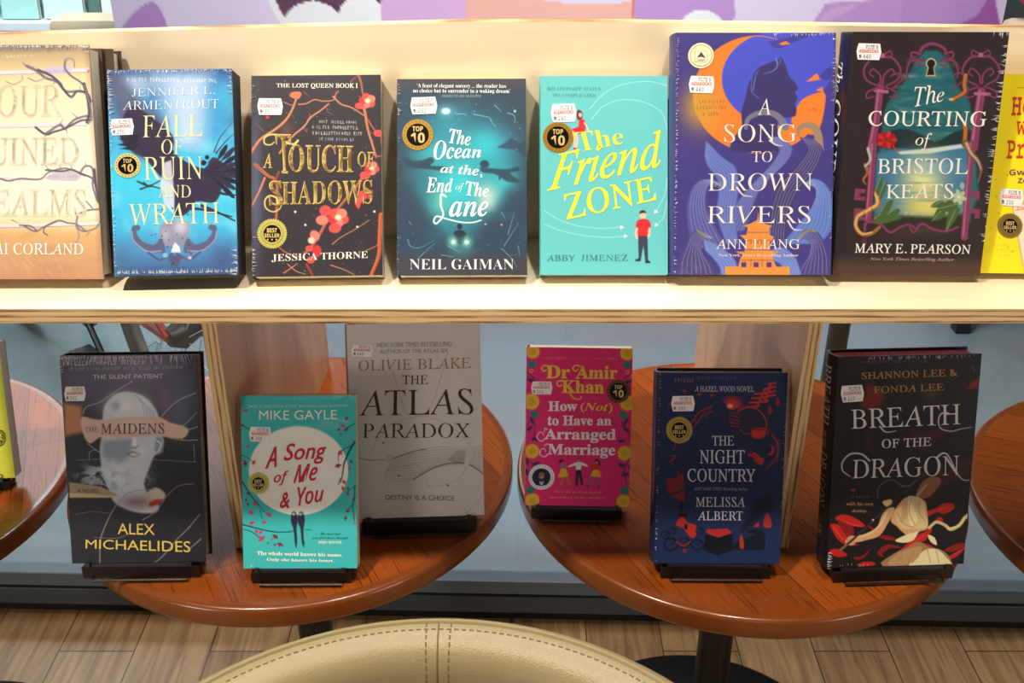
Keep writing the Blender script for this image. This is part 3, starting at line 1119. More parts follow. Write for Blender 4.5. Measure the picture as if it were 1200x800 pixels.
wheel(0.0)
wheel(WB)
m = MB()
for s_ in (-1, 1):
    m.tube([(0, s_ * .05, HZ), (-.24, s_ * .035, HZ - .015), (-.43, s_ * .02, .29)], 0.010, 8)
    m.tube([(0, s_ * .05, HZ), (-.48, s_ * .014, .58)], 0.009, 8)
m.tube([(-.43, 0, .29), (-.50, 0, .66)], 0.016, 10)
m.tube([(-.43, 0, .29), (-.89, 0, .60)], 0.019, 10)
m.tube([(-.485, 0, .58), (-.90, 0, .63)], 0.017, 10)
m.tube([(-.885, 0, .58), (-.90, 0, .70)], 0.019, 10)
m.build('frame', M_RED, bk, smooth=True)
m = MB()
for s_ in (-.04, .04):
    m.tube([(-.89, s_ * .6, .60), (-.95, s_, .50), (WB, s_, HZ)], 0.011, 8)
m.build('fork', M_RED, bk, smooth=True)
MB().tube(cr([(-.80, -.22, .70), (-.88, -.12, .72), (-.90, 0, .69), (-.88, .12, .72), (-.80, .22, .70)], 6), 0.011, 8).build('handlebar', M_BLACK, bk, smooth=True)
m = MB().tube([(-.50, 0, .66), (-.51, 0, .72)], 0.012, 8)
m.box(-.64, -.38, -.07, .07, .72, .76)
m.build('saddle', M_BLACK, bk, bevel=0.014, smooth=True)
MB().tube([(-.43, -.055, .29), (-.43, -.045, .29)], 0.085, 24).build('chainring', M_RIMGREY, bk)
for q, px, pz, sy in ((-.33, -.38, .17, -1), (-.53, -.58, .41, 1)):
    c_ = MB().tube([(-.43, sy * .06, .29), (q, sy * .065, pz)], .008, 8).build('crank', M_BLACK, bk, smooth=True)
    MB().box(px, px + .10, min(sy * .07, sy * .125), max(sy * .07, sy * .125), pz - .01, pz + .01).build('pedal', M_BLACK, c_)
MB().tube([(-.02, -.06, HZ - .01), (-.10, -.07, .16), (-.13, -.10, .02), (-.135, -.105, .004)], 0.006, 6).build('kickstand', M_SPOKE, bk, smooth=True)

post = empty('bollard', (0.603, 1.75, 0))
tag(post, 'slim black post just beyond the glass, right of the right plywood leg', 'post')
MB().tube([(0, 0, 0), (0, 0, .97)], 0.019, 20).build('post_shaft', M_BLACK, post, smooth=True)
MB().lathe([(.001, 0), (.05, 0), (.05, .008), (.02, .014), (.001, .014)], 28).build('post_foot', M_BLACK, post, smooth=True)

# ------------------------------------------------------------------ round cafe tables
TT, TABLE_R = 0.57, 0.291


def make_table(label, x, y, turn, base_r=0.235):
    root = empty('cafe_table', (x, y, 0), (0, 0, turn))
    tag(root, label, 'table', 'round orange wood cafe tables')
    Rr, th, bv = TABLE_R, 0.029, 0.006
    prof = [(0.0001, TT - th), (Rr - bv, TT - th)]
    for k in range(5):
        a = R(-90 + 22.5 * k)
        prof.append((Rr - bv + bv * math.cos(a), TT - th + bv + bv * math.sin(a)))
    for k in range(5):
        a = R(22.5 * k)
        prof.append((Rr - bv + bv * math.cos(a), TT - bv + bv * math.sin(a)))
    prof += [(Rr - .012, TT - .0002), (0.0001, TT)]
    mis = [0] + [1] * 10 + [1, 0]
    mis = mis[:len(prof) - 1]
    m = MB()
    m.lathe(prof, 160, mis=mis)
    m.build('table_top', [M_TABLE, M_RIM], root, smooth=True, angle=50)
    m = MB().lathe([(.001, TT - th - .001), (.11, TT - th - .001), (.11, TT - th - .008), (.03, TT - th - .014), (.025, TT - th - .03), (.025, .03), (.032, .022), (.032, .014), (.001, .014)], 40)
    m.build('pedestal', M_BLACK, root, smooth=True)
    m = MB().lathe([(.001, 0), (base_r, 0), (base_r + .001, .004), (base_r - .01, .010), (.06, .017), (.001, .017)], 72)
    m.build('base_plate', M_BLACK, root, smooth=True)
    return root


make_table('round orange wood table at left, under the turquoise moon and silver books', -0.290, 1.194, R(-62))
make_table('round orange wood table right of centre, under the pink and navy books', 0.298, 1.176, R(-64))
make_table('round orange wood table cut by the right edge of the photo', 0.884, 1.092, R(-20), 0.2)
make_table('round orange wood table cut by the left edge, under the lime book', -0.879, 1.150, R(-70), 0.2)

# ------------------------------------------------------------------ plywood display shelf
SH_T = 0.947
root = empty('plywood_display', (0, 0.892, 0.57))
tag(root, 'birch plywood book display, one shelf and upright back standing on the tables', 'display shelf')
W2 = 0.66


def ply_board(name, x0, x1, y0, y1, z0, z1, face, edge, axis, loc, turn=0.0):
    m = MB()
    ms = {0: dict(zip(range(6), [0, 0, 1, 1, 1, 1])), 1: None, 2: dict(zip(range(6), [1, 1, 1, 1, 0, 0]))}
    # box faces: x-, x+, y-, y+, z-, z+
    side = {2: {0: 1, 1: 1, 2: 1, 3: 1}, 0: {2: 1, 3: 1, 4: 1, 5: 1}, 1: {0: 1, 1: 1, 4: 1, 5: 1}}[axis]
    m.box(x0, x1, y0, y1, z0, z1, 0, side)
    o = m.build(name, [face, edge], root)
    o.location = loc
    o.rotation_euler = (0, 0, turn)
    return o


ply_board('shelf_board', -W2, W2, 0, 0.30, -0.015, 0, M_PLY_X, M_PLYEDGE_Z, 2, (0, 0, SH_T - .57))
# upright back: its top edge is cut in a very slight bow
m = MB()
n = 40
xs_ = np.linspace(-W2, W2, n + 1)
ztop = np.interp(xs_, [-W2, -.53, -.05, .10, .53, W2], [.2105, .2128, .2258, .2258, .2195, .217])
vs, fs, mi = [], [], []
for x, zt in zip(xs_, ztop):
    vs += [(x, 0, 0), (x, 0, zt), (x, .015, zt), (x, .015, 0)]
base = 0
for i in range(n):
    a, b2 = 4 * i, 4 * i + 4
    m_f = [(a, b2, b2 + 1, a + 1), (a + 1, b2 + 1, b2 + 2, a + 2), (a + 2, b2 + 2, b2 + 3, a + 3), (a + 3, b2 + 3, b2, a)]
    fs += m_f
    mi += [0, 1, 0, 1]
fs += [(0, 1, 2, 3), (4 * n, 4 * n + 3, 4 * n + 2, 4 * n + 1)]
mi += [1, 1]
m.add(vs, fs)
m.m = mi
o = m.build('back_panel', [M_PLY_X, M_PLYEDGE_Z], root)
o.location = (0, 1.064 - .892, SH_T - .57)
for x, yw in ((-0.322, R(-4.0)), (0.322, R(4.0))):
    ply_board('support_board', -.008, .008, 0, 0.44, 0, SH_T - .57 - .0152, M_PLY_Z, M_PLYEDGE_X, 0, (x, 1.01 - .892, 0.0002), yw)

# ------------------------------------------------------------------ cream leather chair in the foreground
def make_chair():
    """tub chair turned towards the camera: a curved padded back that runs round into the arms"""
    x0, y0 = -0.060, 0.406
    root = empty('tub_chair', (x0, y0, 0))
    tag(root, 'cream leather tub chair with a stitched rounded back, nearest the camera', 'chair')
    rc, hth = 0.254, 0.030
    nu, nv = 72, 30

    def top(a):
        k = max(0.0, (abs(a) - R(50)) / R(70))
        return 0.772 - 0.110 * k * k * (3 - 2 * k)
    vs, fs, rows = [], [], []
    for i in range(nu + 1):
        a = R(-120) + R(240) * i / nu
        dx, dy = math.sin(a), math.cos(a)
        zt = top(a)
        ring = []
        for k in range(nv + 1):
            t = k / nv
            if t < .33:                      # outside, going up
                q = t / .33
                r_, z = rc + hth - .035 * (1 - q), .30 + (zt - hth - .30) * q
            elif t < .66:                    # over the top
                b_ = PI * (t - .33) / .33
                r_, z = rc + hth * math.cos(b_), zt - hth + hth * math.sin(b_)
            else:                            # padded inside, going down
                q = (t - .66) / .34
                r_, z = rc - hth - .020 * math.sin(PI * q) - .012 * q, (zt - hth) + (.34 - (zt - hth)) * q
            ring.append((r_ * dx, r_ * dy, z))
        rows.append(ring)
        vs += ring
    n1 = nv + 1
    for i in range(nu):
        for k in range(nv):
            fs.append((i * n1 + k, (i + 1) * n1 + k, (i + 1) * n1 + k + 1, i * n1 + k + 1))
        fs.append((i * n1 + nv, (i + 1) * n1 + nv, (i + 1) * n1, i * n1))
    fs.append(tuple(range(n1)))
    fs.append(tuple(nu * n1 + k for k in range(n1))[::-1])
    back = MB().add(vs, fs).build('backrest', M_LEATHER, root, smooth=True, angle=60)
    kw = int(nv * .47)
    MB().tube([rows[i][kw] for i in range(nu + 1)], 0.0022, 6).build('edge_welt', M_LEATHER, back, smooth=True)
    st = MB()

    def stitches(path, gap=.0062, ln=.0036):
        q = np.array(path)
        d = np.r_[0, np.cumsum(np.linalg.norm(np.diff(q, axis=0), axis=1))]
        for s_ in np.arange(0, d[-1] - ln, gap):
            a = [np.interp(s_, d, q[:, j]) for j in range(3)]
            b_ = [np.interp(s_ + ln, d, q[:, j]) for j in range(3)]
            st.tube([a, b_], 0.0007, 5)
    stitches([rows[i][int(nv * .53)] for i in range(nu + 1)])

    def column(off):
        i = nu // 2 + off / (R(240) / nu * rc)
        a = int(i)
        f = i - a
        return [tuple(np.array(rows[a][k]) * (1 - f) + np.array(rows[a + 1][k]) * f) for k in range(int(nv * .44), nv - 4)]
    for off in (-.010, .010):
        stitches(column(off))
    st.build('stitching', M_SEAM, back)
    MB().tube(column(0.0), 0.0008, 6).build('centre_seam', M_SEAM, back, smooth=True)
    m = MB().lathe([(.001, .36), (.19, .36), (.200, .375), (.202, .41), (.19, .435), (.14, .447), (.001, .45)], 48)
    m.build('seat', M_LEATHER, root, smooth=True)
    for sx in (-1, 1):
        for yy in (-.13, .13):
            MB().tube([(sx * .14, yy, .37), (sx * .165, yy * 1.2, .0)], [.018, .012], 12).build('leg', M_BLACK, root, smooth=True)
    return root


make_chair()

# ------------------------------------------------------------------ the books
UP, LOW = 'shrink-wrapped books on the plywood shelf', 'shrink-wrapped books on the round tables'
EASELS = []


def fr(x0, y0, k):
    return (x0, y0, k)


# ---- cream fantasy hardback with thorn vines
def art_cream():
    A = Art([(-80, 52), (103, 54), (122.7, 325.8), (-62, 327)], 0.1483, 0.2177, 210, (250, 240, 208), 3)
    RA, RB = fr(0, 45, .18131), fr(0, 185, .18131)
    A.fr = RA
    y = lambda v: v
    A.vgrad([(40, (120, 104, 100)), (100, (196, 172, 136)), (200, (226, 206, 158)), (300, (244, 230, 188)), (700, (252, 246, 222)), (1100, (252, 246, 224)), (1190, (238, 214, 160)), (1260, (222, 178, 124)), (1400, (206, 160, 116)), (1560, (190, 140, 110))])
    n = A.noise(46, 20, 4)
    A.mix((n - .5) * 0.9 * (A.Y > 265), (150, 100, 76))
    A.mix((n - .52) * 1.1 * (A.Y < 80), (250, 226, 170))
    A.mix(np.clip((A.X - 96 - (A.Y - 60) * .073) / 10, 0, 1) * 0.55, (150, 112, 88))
    for yy in (215, 550):
        A.line([(-460, yy + 4), (0, yy), (560, yy - 12)], 20, (236, 226, 240))
        A.line([(-460, yy + 14), (0, yy + 12), (560, yy + 2)], 4, (176, 156, 170))
    A.poly([(280, 190), (440, 175), (470, 195), (440, 225), (300, 228)], (206, 194, 222))
    A.smalltype(300, 212, 430, 14, (150, 140, 170), 3)
    A.smalltype(-300, 115, 215, 12, (250, 246, 236), 4)
    A.fr = RB
    A.line([(-460, 130), (0, 112), (130, 125), (280, 118)], 10, (220, 208, 220))
    A.poly([(290, 112), (360, 70), (480, 66), (530, 100), (500, 135), (330, 128)], (206, 196, 214))
    A.smalltype(320, 102, 500, 16, (158, 150, 178), 6)
    A.line([(-460, 425), (0, 425), (650, 408)], 22, (226, 228, 240))
    A.line([(-460, 436), (0, 437), (650, 420)], 4, (170, 130, 110))
    V1, V2, V3 = (124, 116, 134), (92, 84, 104), (150, 142, 158)
    A.fr = RA
    for p, w, c in (([(180, 175), (240, 205), (300, 250), (370, 275), (430, 335), (520, 335), (570, 365), (580, 440)], 13, V1),
                    ([(250, 200), (330, 235), (390, 285), (410, 320), (460, 370), (500, 335), (560, 350), (585, 400)], 12, V2),
                    ([(425, 140), (420, 190), (460, 240), (520, 280), (560, 340), (570, 440)], 10, V1),
                    ([(425, 145), (445, 130), (475, 145), (480, 185)], 7, V3),
                    ([(50, 270), (100, 290), (150, 260), (150, 235)], 5, V3),
                    ([(190, 250), (240, 270), (300, 250)], 6, V3),
                    ([(300, 600), (390, 545), (420, 570), (480, 515), (560, 490), (590, 500)], 12, V1),
                    ([(235, 560), (300, 605), (350, 590), (430, 565), (520, 520), (590, 515)], 11, V2),
                    ([(540, 290), (565, 380), (575, 470), (560, 530)], 16, V2), ([(545, 300), (590, 480), (570, 540)], 8, V1)):
        A.line(p, w * 1.35, c, w2=w * 1.1)
    for a, b in (((170, 170), (150, 150)), ((360, 270), (340, 310)), ((460, 370), (470, 385)), ((520, 345), (515, 300)), ((500, 500), (460, 465)), ((430, 575), (440, 605)), ((300, 605), (290, 640)), ((390, 545), (410, 500)), ((245, 210), (215, 175)), ((330, 290), (280, 310))):
        A.line([a, b], 7, V1, w2=2, smooth=0)
    A.fr = RB
    for p, w, c in (([(-300, 150), (-120, 100), (0, 115), (60, 130), (140, 115), (260, 120), (320, 75), (420, 50), (510, 75), (590, 110)], 9, V1),
                    ([(300, 60), (400, 68), (470, 60), (530, 90), (600, 120), (635, 230)], 9, V2),
                    ([(525, 70), (550, 38), (590, 42), (605, 90), (600, 160), (630, 260)], 10, V1),
                    ([(610, 60), (620, 150), (640, 270)], 14, V2),
                    ([(640, 315), (560, 325), (510, 355), (500, 420), (540, 460), (620, 440), (650, 395)], 9, V1),
                    ([(160, 425), (230, 460), (290, 430), (380, 390), (440, 405), (500, 415), (560, 460)], 9, V1),
                    ([(310, 485), (285, 465), (300, 430), (370, 395)], 6, V2), ([(130, 420), (200, 425), (240, 455)], 7, V2),
                    ([(495, 430), (515, 480), (500, 530), (475, 560)], 6, V3), ([(560, 265), (600, 310)], 6, V3)):
        A.line(p, w * 1.35, c, w2=w * 1.1)
    for a, b in (((330, 70), (280, 10)), ((470, 60), (455, 20)), ((560, 40), (550, 0)), ((400, 55), (380, 25)), ((600, 305), (555, 255)), ((80, 385), (130, 410)), ((580, 470), (555, 495))):
        A.line([a, b], 7, V1, w2=2, smooth=0)
    A.dots(30, (0, 640, 640, 760), (1, 2.5), (250, 226, 196), 4, .5)
    for k in range(14):
        x = A.rng.uniform(0, 560)
        yv = A.rng.uniform(600, 740)
        A.line([(x, yv), (x + 40, yv + 60)], 2.5, (244, 214, 190), alpha=.5, smooth=0)
    S1, S2 = (244, 231, 200), (255, 251, 238)
    for f, t, b in ((RA, 'FOUR', (-125, 290, 400, 490)), (RA, 'RUINED', (-180, 626, 510, 800)), (RB, 'REALMS', (-160, 185, 560, 358))):
        A.fr = f
        A.T(t, (b[0] - 5, b[1] - 4, b[2] + 3, b[3] + 6), 'serif', S1, 'title_lettering', off=0.022)
        A.T(t, b, 'serif', S2, 'title_highlight')
    A.fr = RB
    A.T('MAI CORLAND', (-118, 538, 543, 614), 'serif', (255, 250, 242), 'author_lettering')
    return A


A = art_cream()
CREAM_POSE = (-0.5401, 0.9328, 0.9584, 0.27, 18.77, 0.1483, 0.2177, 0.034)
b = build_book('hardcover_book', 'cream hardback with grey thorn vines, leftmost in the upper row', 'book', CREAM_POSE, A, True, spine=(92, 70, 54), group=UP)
A = Art([(0, 0), (1, 0), (1, 1), (0, 1)], 0.156, 0.216, 40, (84, 66, 52), 8)
build_book('hardcover_book', 'dark brown book standing mostly hidden behind the cream thorn hardback', 'book', (-0.5320, 0.9700, 0.9562, 0.27, 18.77, 0.1490, 0.2080, 0.024), A, True, spine=(70, 52, 40), group=UP)


# ---- blue raven book
def art_raven():
    A = Art([(123, 84), (272, 80), (278, 323.5), (135, 324)], 0.1168, 0.1939, 210, (60, 170, 215), 5)
    FA, FB = fr(115, 75, 180 / 1108), fr(115, 200, 180 / 1108)
    A.fr = (0, 0, 1)
    A.vgrad([(80, (50, 80, 138)), (110, (60, 118, 178)), (150, (66, 150, 204)), (210, (66, 196, 230)), (265, (66, 180, 224)), (300, (74, 132, 186)), (325, (54, 76, 120))])
    n = A.noise(40, 28, 2)
    A.mix((n - .45) * 1.6 * (A.Y < 190), (40, 60, 104))
    n = A.noise(30, 30, 7)
    A.mix((n - .5) * 1.3, (150, 226, 240))
    A.fr = FA
    # pale streak from the top: the film's reflection painted into the art
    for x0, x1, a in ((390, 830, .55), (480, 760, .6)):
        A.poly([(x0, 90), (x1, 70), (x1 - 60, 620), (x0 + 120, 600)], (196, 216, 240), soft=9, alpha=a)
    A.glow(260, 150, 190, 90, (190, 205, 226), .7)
    A.glow(900, 250, 120, 200, (70, 180, 226), .8)
    D1, D2, D3 = (52, 46, 68), (36, 34, 54), (84, 80, 106)
    A.poly([(60, 80), (150, 100), (300, 280), (480, 430), (420, 560), (320, 700), (220, 620), (130, 470), (110, 330), (70, 200)], D3, soft=6, alpha=.75, smooth=4)
    # raven body and wings
    A.poly([(150, 540), (180, 380), (250, 320), (350, 380), (470, 470), (540, 560), (520, 690), (560, 800), (440, 800), (330, 700), (240, 650)], D1, soft=1.2, smooth=5)
    for q in ([(140, 560), (300, 520), (260, 580)], [(130, 600), (290, 560), (240, 620)], [(150, 630), (300, 590), (250, 640)]):
        A.poly(q, D2, soft=.6)
    A.fr = FB
    A.poly([(330, -120), (520, -110), (640, -40), (760, 0), (820, -80), (900, -40), (990, 0), (1000, 60), (930, 70), (985, 110), (905, 100), (870, 200), (820, 250), (700, 240), (640, 320), (560, 350), (540, 250), (530, 130), (440, 60)], D1, soft=.8, smooth=3)
    for k in range(9):
        a = R(-58 + k * 13)
        x0, y0 = 800, 30
        L = 245 + 22 * math.sin(k * 1.7)
        A.poly([(x0 - 20, y0 - 20), (x0 + L * .7 * math.cos(a) - 22 * math.sin(a), y0 + L * .7 * math.sin(a) + 22 * math.cos(a)), (x0 + L * math.cos(a), y0 + L * math.sin(a)), (x0 + L * .7 * math.cos(a) + 16 * math.sin(a), y0 + L * .7 * math.sin(a) - 18 * math.cos(a)), (x0 + 10, y0 + 20)], D1 if k % 2 else D2, soft=.5, smooth=2)
    A.line([(830, -120), (880, -230), (960, -330)], 9, D1, w2=3)
    A.line([(845, -110), (920, -200), (985, -260)], 9, D2, w2=3)
    A.line([(810, -60), (780, -40)], 5, D1)
    for p in ([(850, 170), (920, 190), (990, 195)], [(740, 270), (840, 310), (980, 380)], [(650, 290), (760, 300), (960, 350)]):
        A.line(p, 22, D1, w2=10)
    for p in ([(280, 95), (360, 125), (440, 90)], [(300, 150), (370, 130), (440, 145)], [(340, 118), (320, 100)]):
        A.line(p, 13, D1, w2=8)
    for x, yv, rr in ((755, -40, 20), (525, -118, 15), (780, -80, 16), (610, 390, 9)):
        A.fr = FB
        A.ell(x, yv, rr, None, D2)
    # pale blade and its hilt
    A.poly([(470, -40), (520, -60), (545, 200), (540, 330), (470, 260), (440, 120)], (206, 208, 226), soft=1, alpha=.85)
    A.poly([(460, 400), (640, 380), (640, 500), (600, 560), (500, 560), (440, 510)], (132, 136, 164), soft=1.2, smooth=4)
    A.glow(590, 420, 60, 60, (206, 206, 220), .8)
    A.glow(480, 470, 40, 60, (176, 178, 200), .7)
    for sx in (1, -1):
        X = lambda x: 545 + sx * (x - 545)
        A.poly([(X(640), 500), (X(690), 545), (X(770), 520), (X(815), 460), (X(800), 420), (X(840), 410), (X(850), 470), (X(800), 560), (X(690), 600), (X(610), 595)], (88, 92, 128), soft=.7, smooth=5)
        A.line([(X(640), 590), (X(740), 590), (X(830), 520), (X(848), 450)], 9, (150, 152, 182))
        A.ell(X(808), 425, 20, None, (88, 92, 128))
        A.line([(X(730), 600), (X(650), 650), (X(560), 610)], 15, (74, 84, 120))
        A.line([(X(650), 660), (X(600), 640), (X(560), 690)], 12, (86, 96, 130))
    A.poly([(520, 600), (530, 560), (550, 530), (580, 560), (590, 600)], (214, 216, 228), soft=.6)
    A.poly([(500, 620), (600, 620), (570, 700), (530, 700)], (76, 84, 118), soft=.8)
    A.ell(655, 640, 14, 10, (206, 172, 206))
    A.ell(480, 620, 20, 16, (104, 190, 226))
    A.dots(30, (380, 250, 680, 700), (3, 8), (30, 34, 60), 9, .8)
    A.glow(170, 650, 110, 130, (70, 110, 150), .6)
    A.glow(900, 640, 130, 120, (62, 84, 128), .8)
    A.fr = FA
    A.smalltype(200, 122, 850, 22, (220, 228, 240), 3)
    A.smalltype(160, 62, 850, 14, (120, 150, 200), 5)
    W, G = (214, 224, 238), (232, 222, 170)
    A.T('JENNIFER L.', [(232, 190), (840, 165), (840, 222), (232, 250)], 'serif', W, 'author_lettering', off=-.008)
    A.T('ARMENTROUT', [(168, 282), (868, 258), (868, 328), (168, 348)], 'serif', W, 'author_lettering', off=-.006)
    A.T('FALL', [(315, 385), (745, 372), (745, 535), (315, 545)], 'serif', G, 'title_lettering', off=-.006)
    A.T('OF', (450, 560, 600, 668), 'serif', G, off=-.006)
    A.fr = FB
    A.T('RUIN', [(320, -80), (745, -85), (748, 80), (330, 88)], 'serif', G, off=-.006)
    A.T('AND', (428, 120, 662, 212), 'serif', G, off=-.006)
    A.T('WRATH', [(215, 255), (865, 245), (870, 398), (228, 408)], 'serif', G, off=-.006)
    return A


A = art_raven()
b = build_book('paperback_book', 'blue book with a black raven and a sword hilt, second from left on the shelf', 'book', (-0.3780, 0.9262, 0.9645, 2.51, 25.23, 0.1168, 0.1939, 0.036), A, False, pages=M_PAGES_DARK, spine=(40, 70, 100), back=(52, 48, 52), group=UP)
A.fr = fr(115, 75, 180 / 1108)
price_sticker(A, b, (82, 412, 250, 530), '350', -3)
award_seal(A, b, 208, 750, 94, 'top', gold=(238, 224, 150), ry=88)


# ---- black book with blossom branches
def art_blossom():
    A = Art([(294.7, 90.8), (446.6, 85), (448, 322.5), (295.8, 323)], 0.1255, 0.1972, 210, (44, 40, 46), 6)
    TA, TB = fr(290, 80, 170 / 1088), fr(290, 200, 170 / 1088)
    n = A.noise(50, 50, 3)
    A.mix((n - .4) * 1.0, (62, 58, 72))
    A.fr = TA
    A.glow(60, 900, 60, 700, (110, 128, 170), .5)
    A.glow(290, 470, 60, 90, (104, 66, 60), .6)
    A.dots(60, (40, 50, 1000, 800), (1.5, 4), (220, 216, 226), 2, .7)
    A.fr = TB
    A.dots(60, (60, 250, 1000, 780), (1.5, 4), (220, 216, 226), 3, .7)
    for x, yv in ((355, 308), (950, 305), (820, 420), (430, 405)):
        A.ell(x, yv, 8, None, (236, 236, 244))
    B1, B2, B3 = (176, 96, 74), (206, 132, 96), (128, 62, 52)
    A.fr = TA
    for p, w, c in (([(30, 640), (100, 540), (200, 470), (280, 400), (330, 320), (360, 240)], 20, B2),
                    ([(240, 640), (330, 520), (420, 440), (470, 370), (540, 320), (605, 265)], 14, B2),
                    ([(380, 275), (440, 265), (500, 235), (560, 245), (640, 235), (660, 190), (680, 165)], 9, B2),
                    ([(640, 210), (700, 265), (780, 290), (870, 345)], 13, B2),
                    ([(830, 40), (850, 90), (865, 180)], 18, B1), ([(770, 95), (815, 50)], 7, B1),
                    ([(870, 280), (885, 340), (900, 440), (935, 560), (965, 660)], 20, B2),
                    ([(905, 380), (950, 450), (1000, 500), (1005, 560)], 12, B1), ([(960, 660), (1010, 650)], 12, B1),
                    ([(270, 260), (320, 280), (345, 275)], 6, B2), ([(420, 180), (460, 215)], 4, B1),
                    ([(120, 480), (60, 420)], 4, B1), ([(460, 370), (465, 340)], 5, B1), ([(420, 455), (440, 480)], 5, B1),
                    ([(590, 300), (600, 330), (640, 340)], 4, B1), ([(310, 340), (350, 375)], 4, B1)):
        A.line(p, w, c, w2=w * .7)
        A.line([(a + 3, d + w * .25) for a, d in p], w * .3, B3, w2=w * .2, alpha=.6)
    A.fr = TB
    for p, w, c in (([(60, -40), (150, 40), (220, 100), (215, 380)], 26, B1), ([(130, 60), (90, 160), (40, 260)], 16, B2), ([(235, 10), (200, 100)], 18, B3),
                    ([(880, 20), (820, 110), (760, 180), (660, 300)], 24, B1), ([(580, 390), (540, 470), (480, 560), (420, 620)], 24, B1),
                    ([(235, 570), (290, 610), (380, 640), (430, 660)], 10, B1), ([(270, 760), (330, 720), (370, 690)], 7, B2), ([(300, 695), (360, 745), (430, 770)], 7, B2),
                    ([(630, 550), (700, 495), (800, 440), (910, 370)], 6, B2), ([(620, 705), (720, 740), (800, 780)], 7, B2),
                    ([(1000, 330), (990, 500), (980, 640), (920, 790)], 34, (196, 92, 52)), ([(880, 600), (950, 570), (990, 540)], 8, B1), ([(440, 700), (490, 790)], 18, (160, 44, 48))):
        A.line(p, w, c, w2=w * .7)
        A.line([(a + 4, d + w * .2) for a, d in p], w * .3, B3, alpha=.6)
    P1, P2, P3 = (226, 76, 70), (240, 120, 104), (190, 48, 56)

    def blossom(x, yv, rr, petals=5, rot=0, col=P1):
        for k in range(petals):
            a = R(rot + 360 / petals * k)
            A.ell(x + rr * .55 * math.cos(a), yv + rr * .5 * math.sin(a), rr * .52, rr * .46, (col, P2, P3)[k % 3], soft=.6)
        A.ell(x, yv, rr * .3, rr * .24, (246, 196, 150), soft=.6)
        for k in range(8):
            a = 2 * PI * k / 8
            A.line([(x, yv), (x + rr * .42 * math.cos(a), yv + rr * .36 * math.sin(a))], 3, (255, 232, 200), smooth=0)
    blossom(675, 350, 78, 5, 20)
    A.ell(580, 300, 44, 40, P1, soft=.7)
    A.ell(555, 370, 46, 36, P2, soft=.7)
    A.ell(650, 430, 46, 36, P1, soft=.7)
    A.ell(500, 485, 40, 34, P2, rot=60, soft=.7)
    A.ell(475, 520, 26, 24, (248, 190, 170), soft=.7)
    A.ell(460, 580, 30, 22, P1)
    A.ell(515, 600, 34, 46, P3)
    A.ell(470, 665, 30, 26, P1)
    A.poly([(800, 230), (830, 160), (880, 150), (900, 190), (850, 240), (830, 285)], P1, smooth=4)
    A.poly([(880, 180), (935, 140), (930, 220)], P3, smooth=4)
    A.fr = TA
    A.poly([(315, 215), (330, 185), (390, 180), (400, 205), (370, 235)], (226, 110, 76), smooth=4)
    blossom(900, 235, 62, 5, 40)
    A.ell(840, 275, 36, 24, P1)
    blossom(930, 745, 56, 5, 10)
    A.ell(880, 800, 40, 30, P1)
    A.ell(985, 480, 40, 26, P1)
    A.ell(150, 375, 14, 12, P3)
    A.smalltype(525, 400, 815, 18, (232, 226, 214), 2)
    A.smalltype(485, 442, 855, 20, (232, 226, 214), 3)
    A.smalltype(488, 486, 852, 20, (232, 226, 214), 4)
    A.smalltype(538, 530, 800, 18, (232, 226, 214), 5)
    W, G, GD = (240, 232, 214), (232, 200, 118), (120, 84, 36)
    A.T('THE LOST QUEEN BOOK I', [(216, 122), (826, 104), (826, 148), (216, 158)], 'serif', W, 'series_lettering', off=.012)
    for (dx, dy, c, p) in ((4, 5, GD, 'title_shadow'), (0, 0, G, 'title_lettering')):
        A.fr = (TA[0] + dx * .13, TA[1] + dy * .13, TA[2])
        A.T('A', (118, 645, 186, 752), 'serif', c, p, off=.006)
        A.T('T', [(205, 500), (325, 500), (318, 790), (238, 790)], 'serif', c, p, off=.01)
        A.T('OUCH', (306, 575, 788, 782), 'bold', c, p)
        A.T('OF', (824, 622, 948, 735), 'serif', c, p, off=.006)
        A.fr = (TB[0] + dx * .13, TB[1] + dy * .13, TB[2])
        A.T('HADOWS', [(258, 85), (935, 66), (935, 246), (258, 256)], 'bold', c, p, off=-.006)
        A.T('S', (160, 78, 262, 262), 'serif', c, p, off=.01)
    for f, pts, w in ((TA, [(375, 545), (345, 572), (290, 560), (230, 510), (170, 505), (128, 530), (130, 572), (170, 580), (200, 560)], 15), (TB, [(225, 245), (215, 205), (165, 190), (132, 225), (140, 280), (190, 308), (240, 285), (258, 235)], 13)):
        A.fr = f
        A.line(pts, w, G, w2=w * .5)
    A.fr = TB
    A.T('JESSICA THORNE', [(182, 622), (898, 603), (898, 660), (182, 680)], 'bold', W, 'author_lettering', off=-.008)
    return A


A = art_blossom()
b = build_book('paperback_book', 'black book with gold lettering and red blossom branches', 'book', (-0.2502, 0.9362, 0.9592, 1.98, 31.95, 0.1255, 0.1972, 0.022), A, False, spine=(40, 38, 46), group=UP)
A.fr = fr(290, 80, 170 / 1088)
price_sticker(A, b, (76, 235, 264, 358), '350', -1)
A.fr = fr(290, 200, 170 / 1088)
award_seal(A, b, 186, 470, 112, 'best', gold=(206, 196, 104))


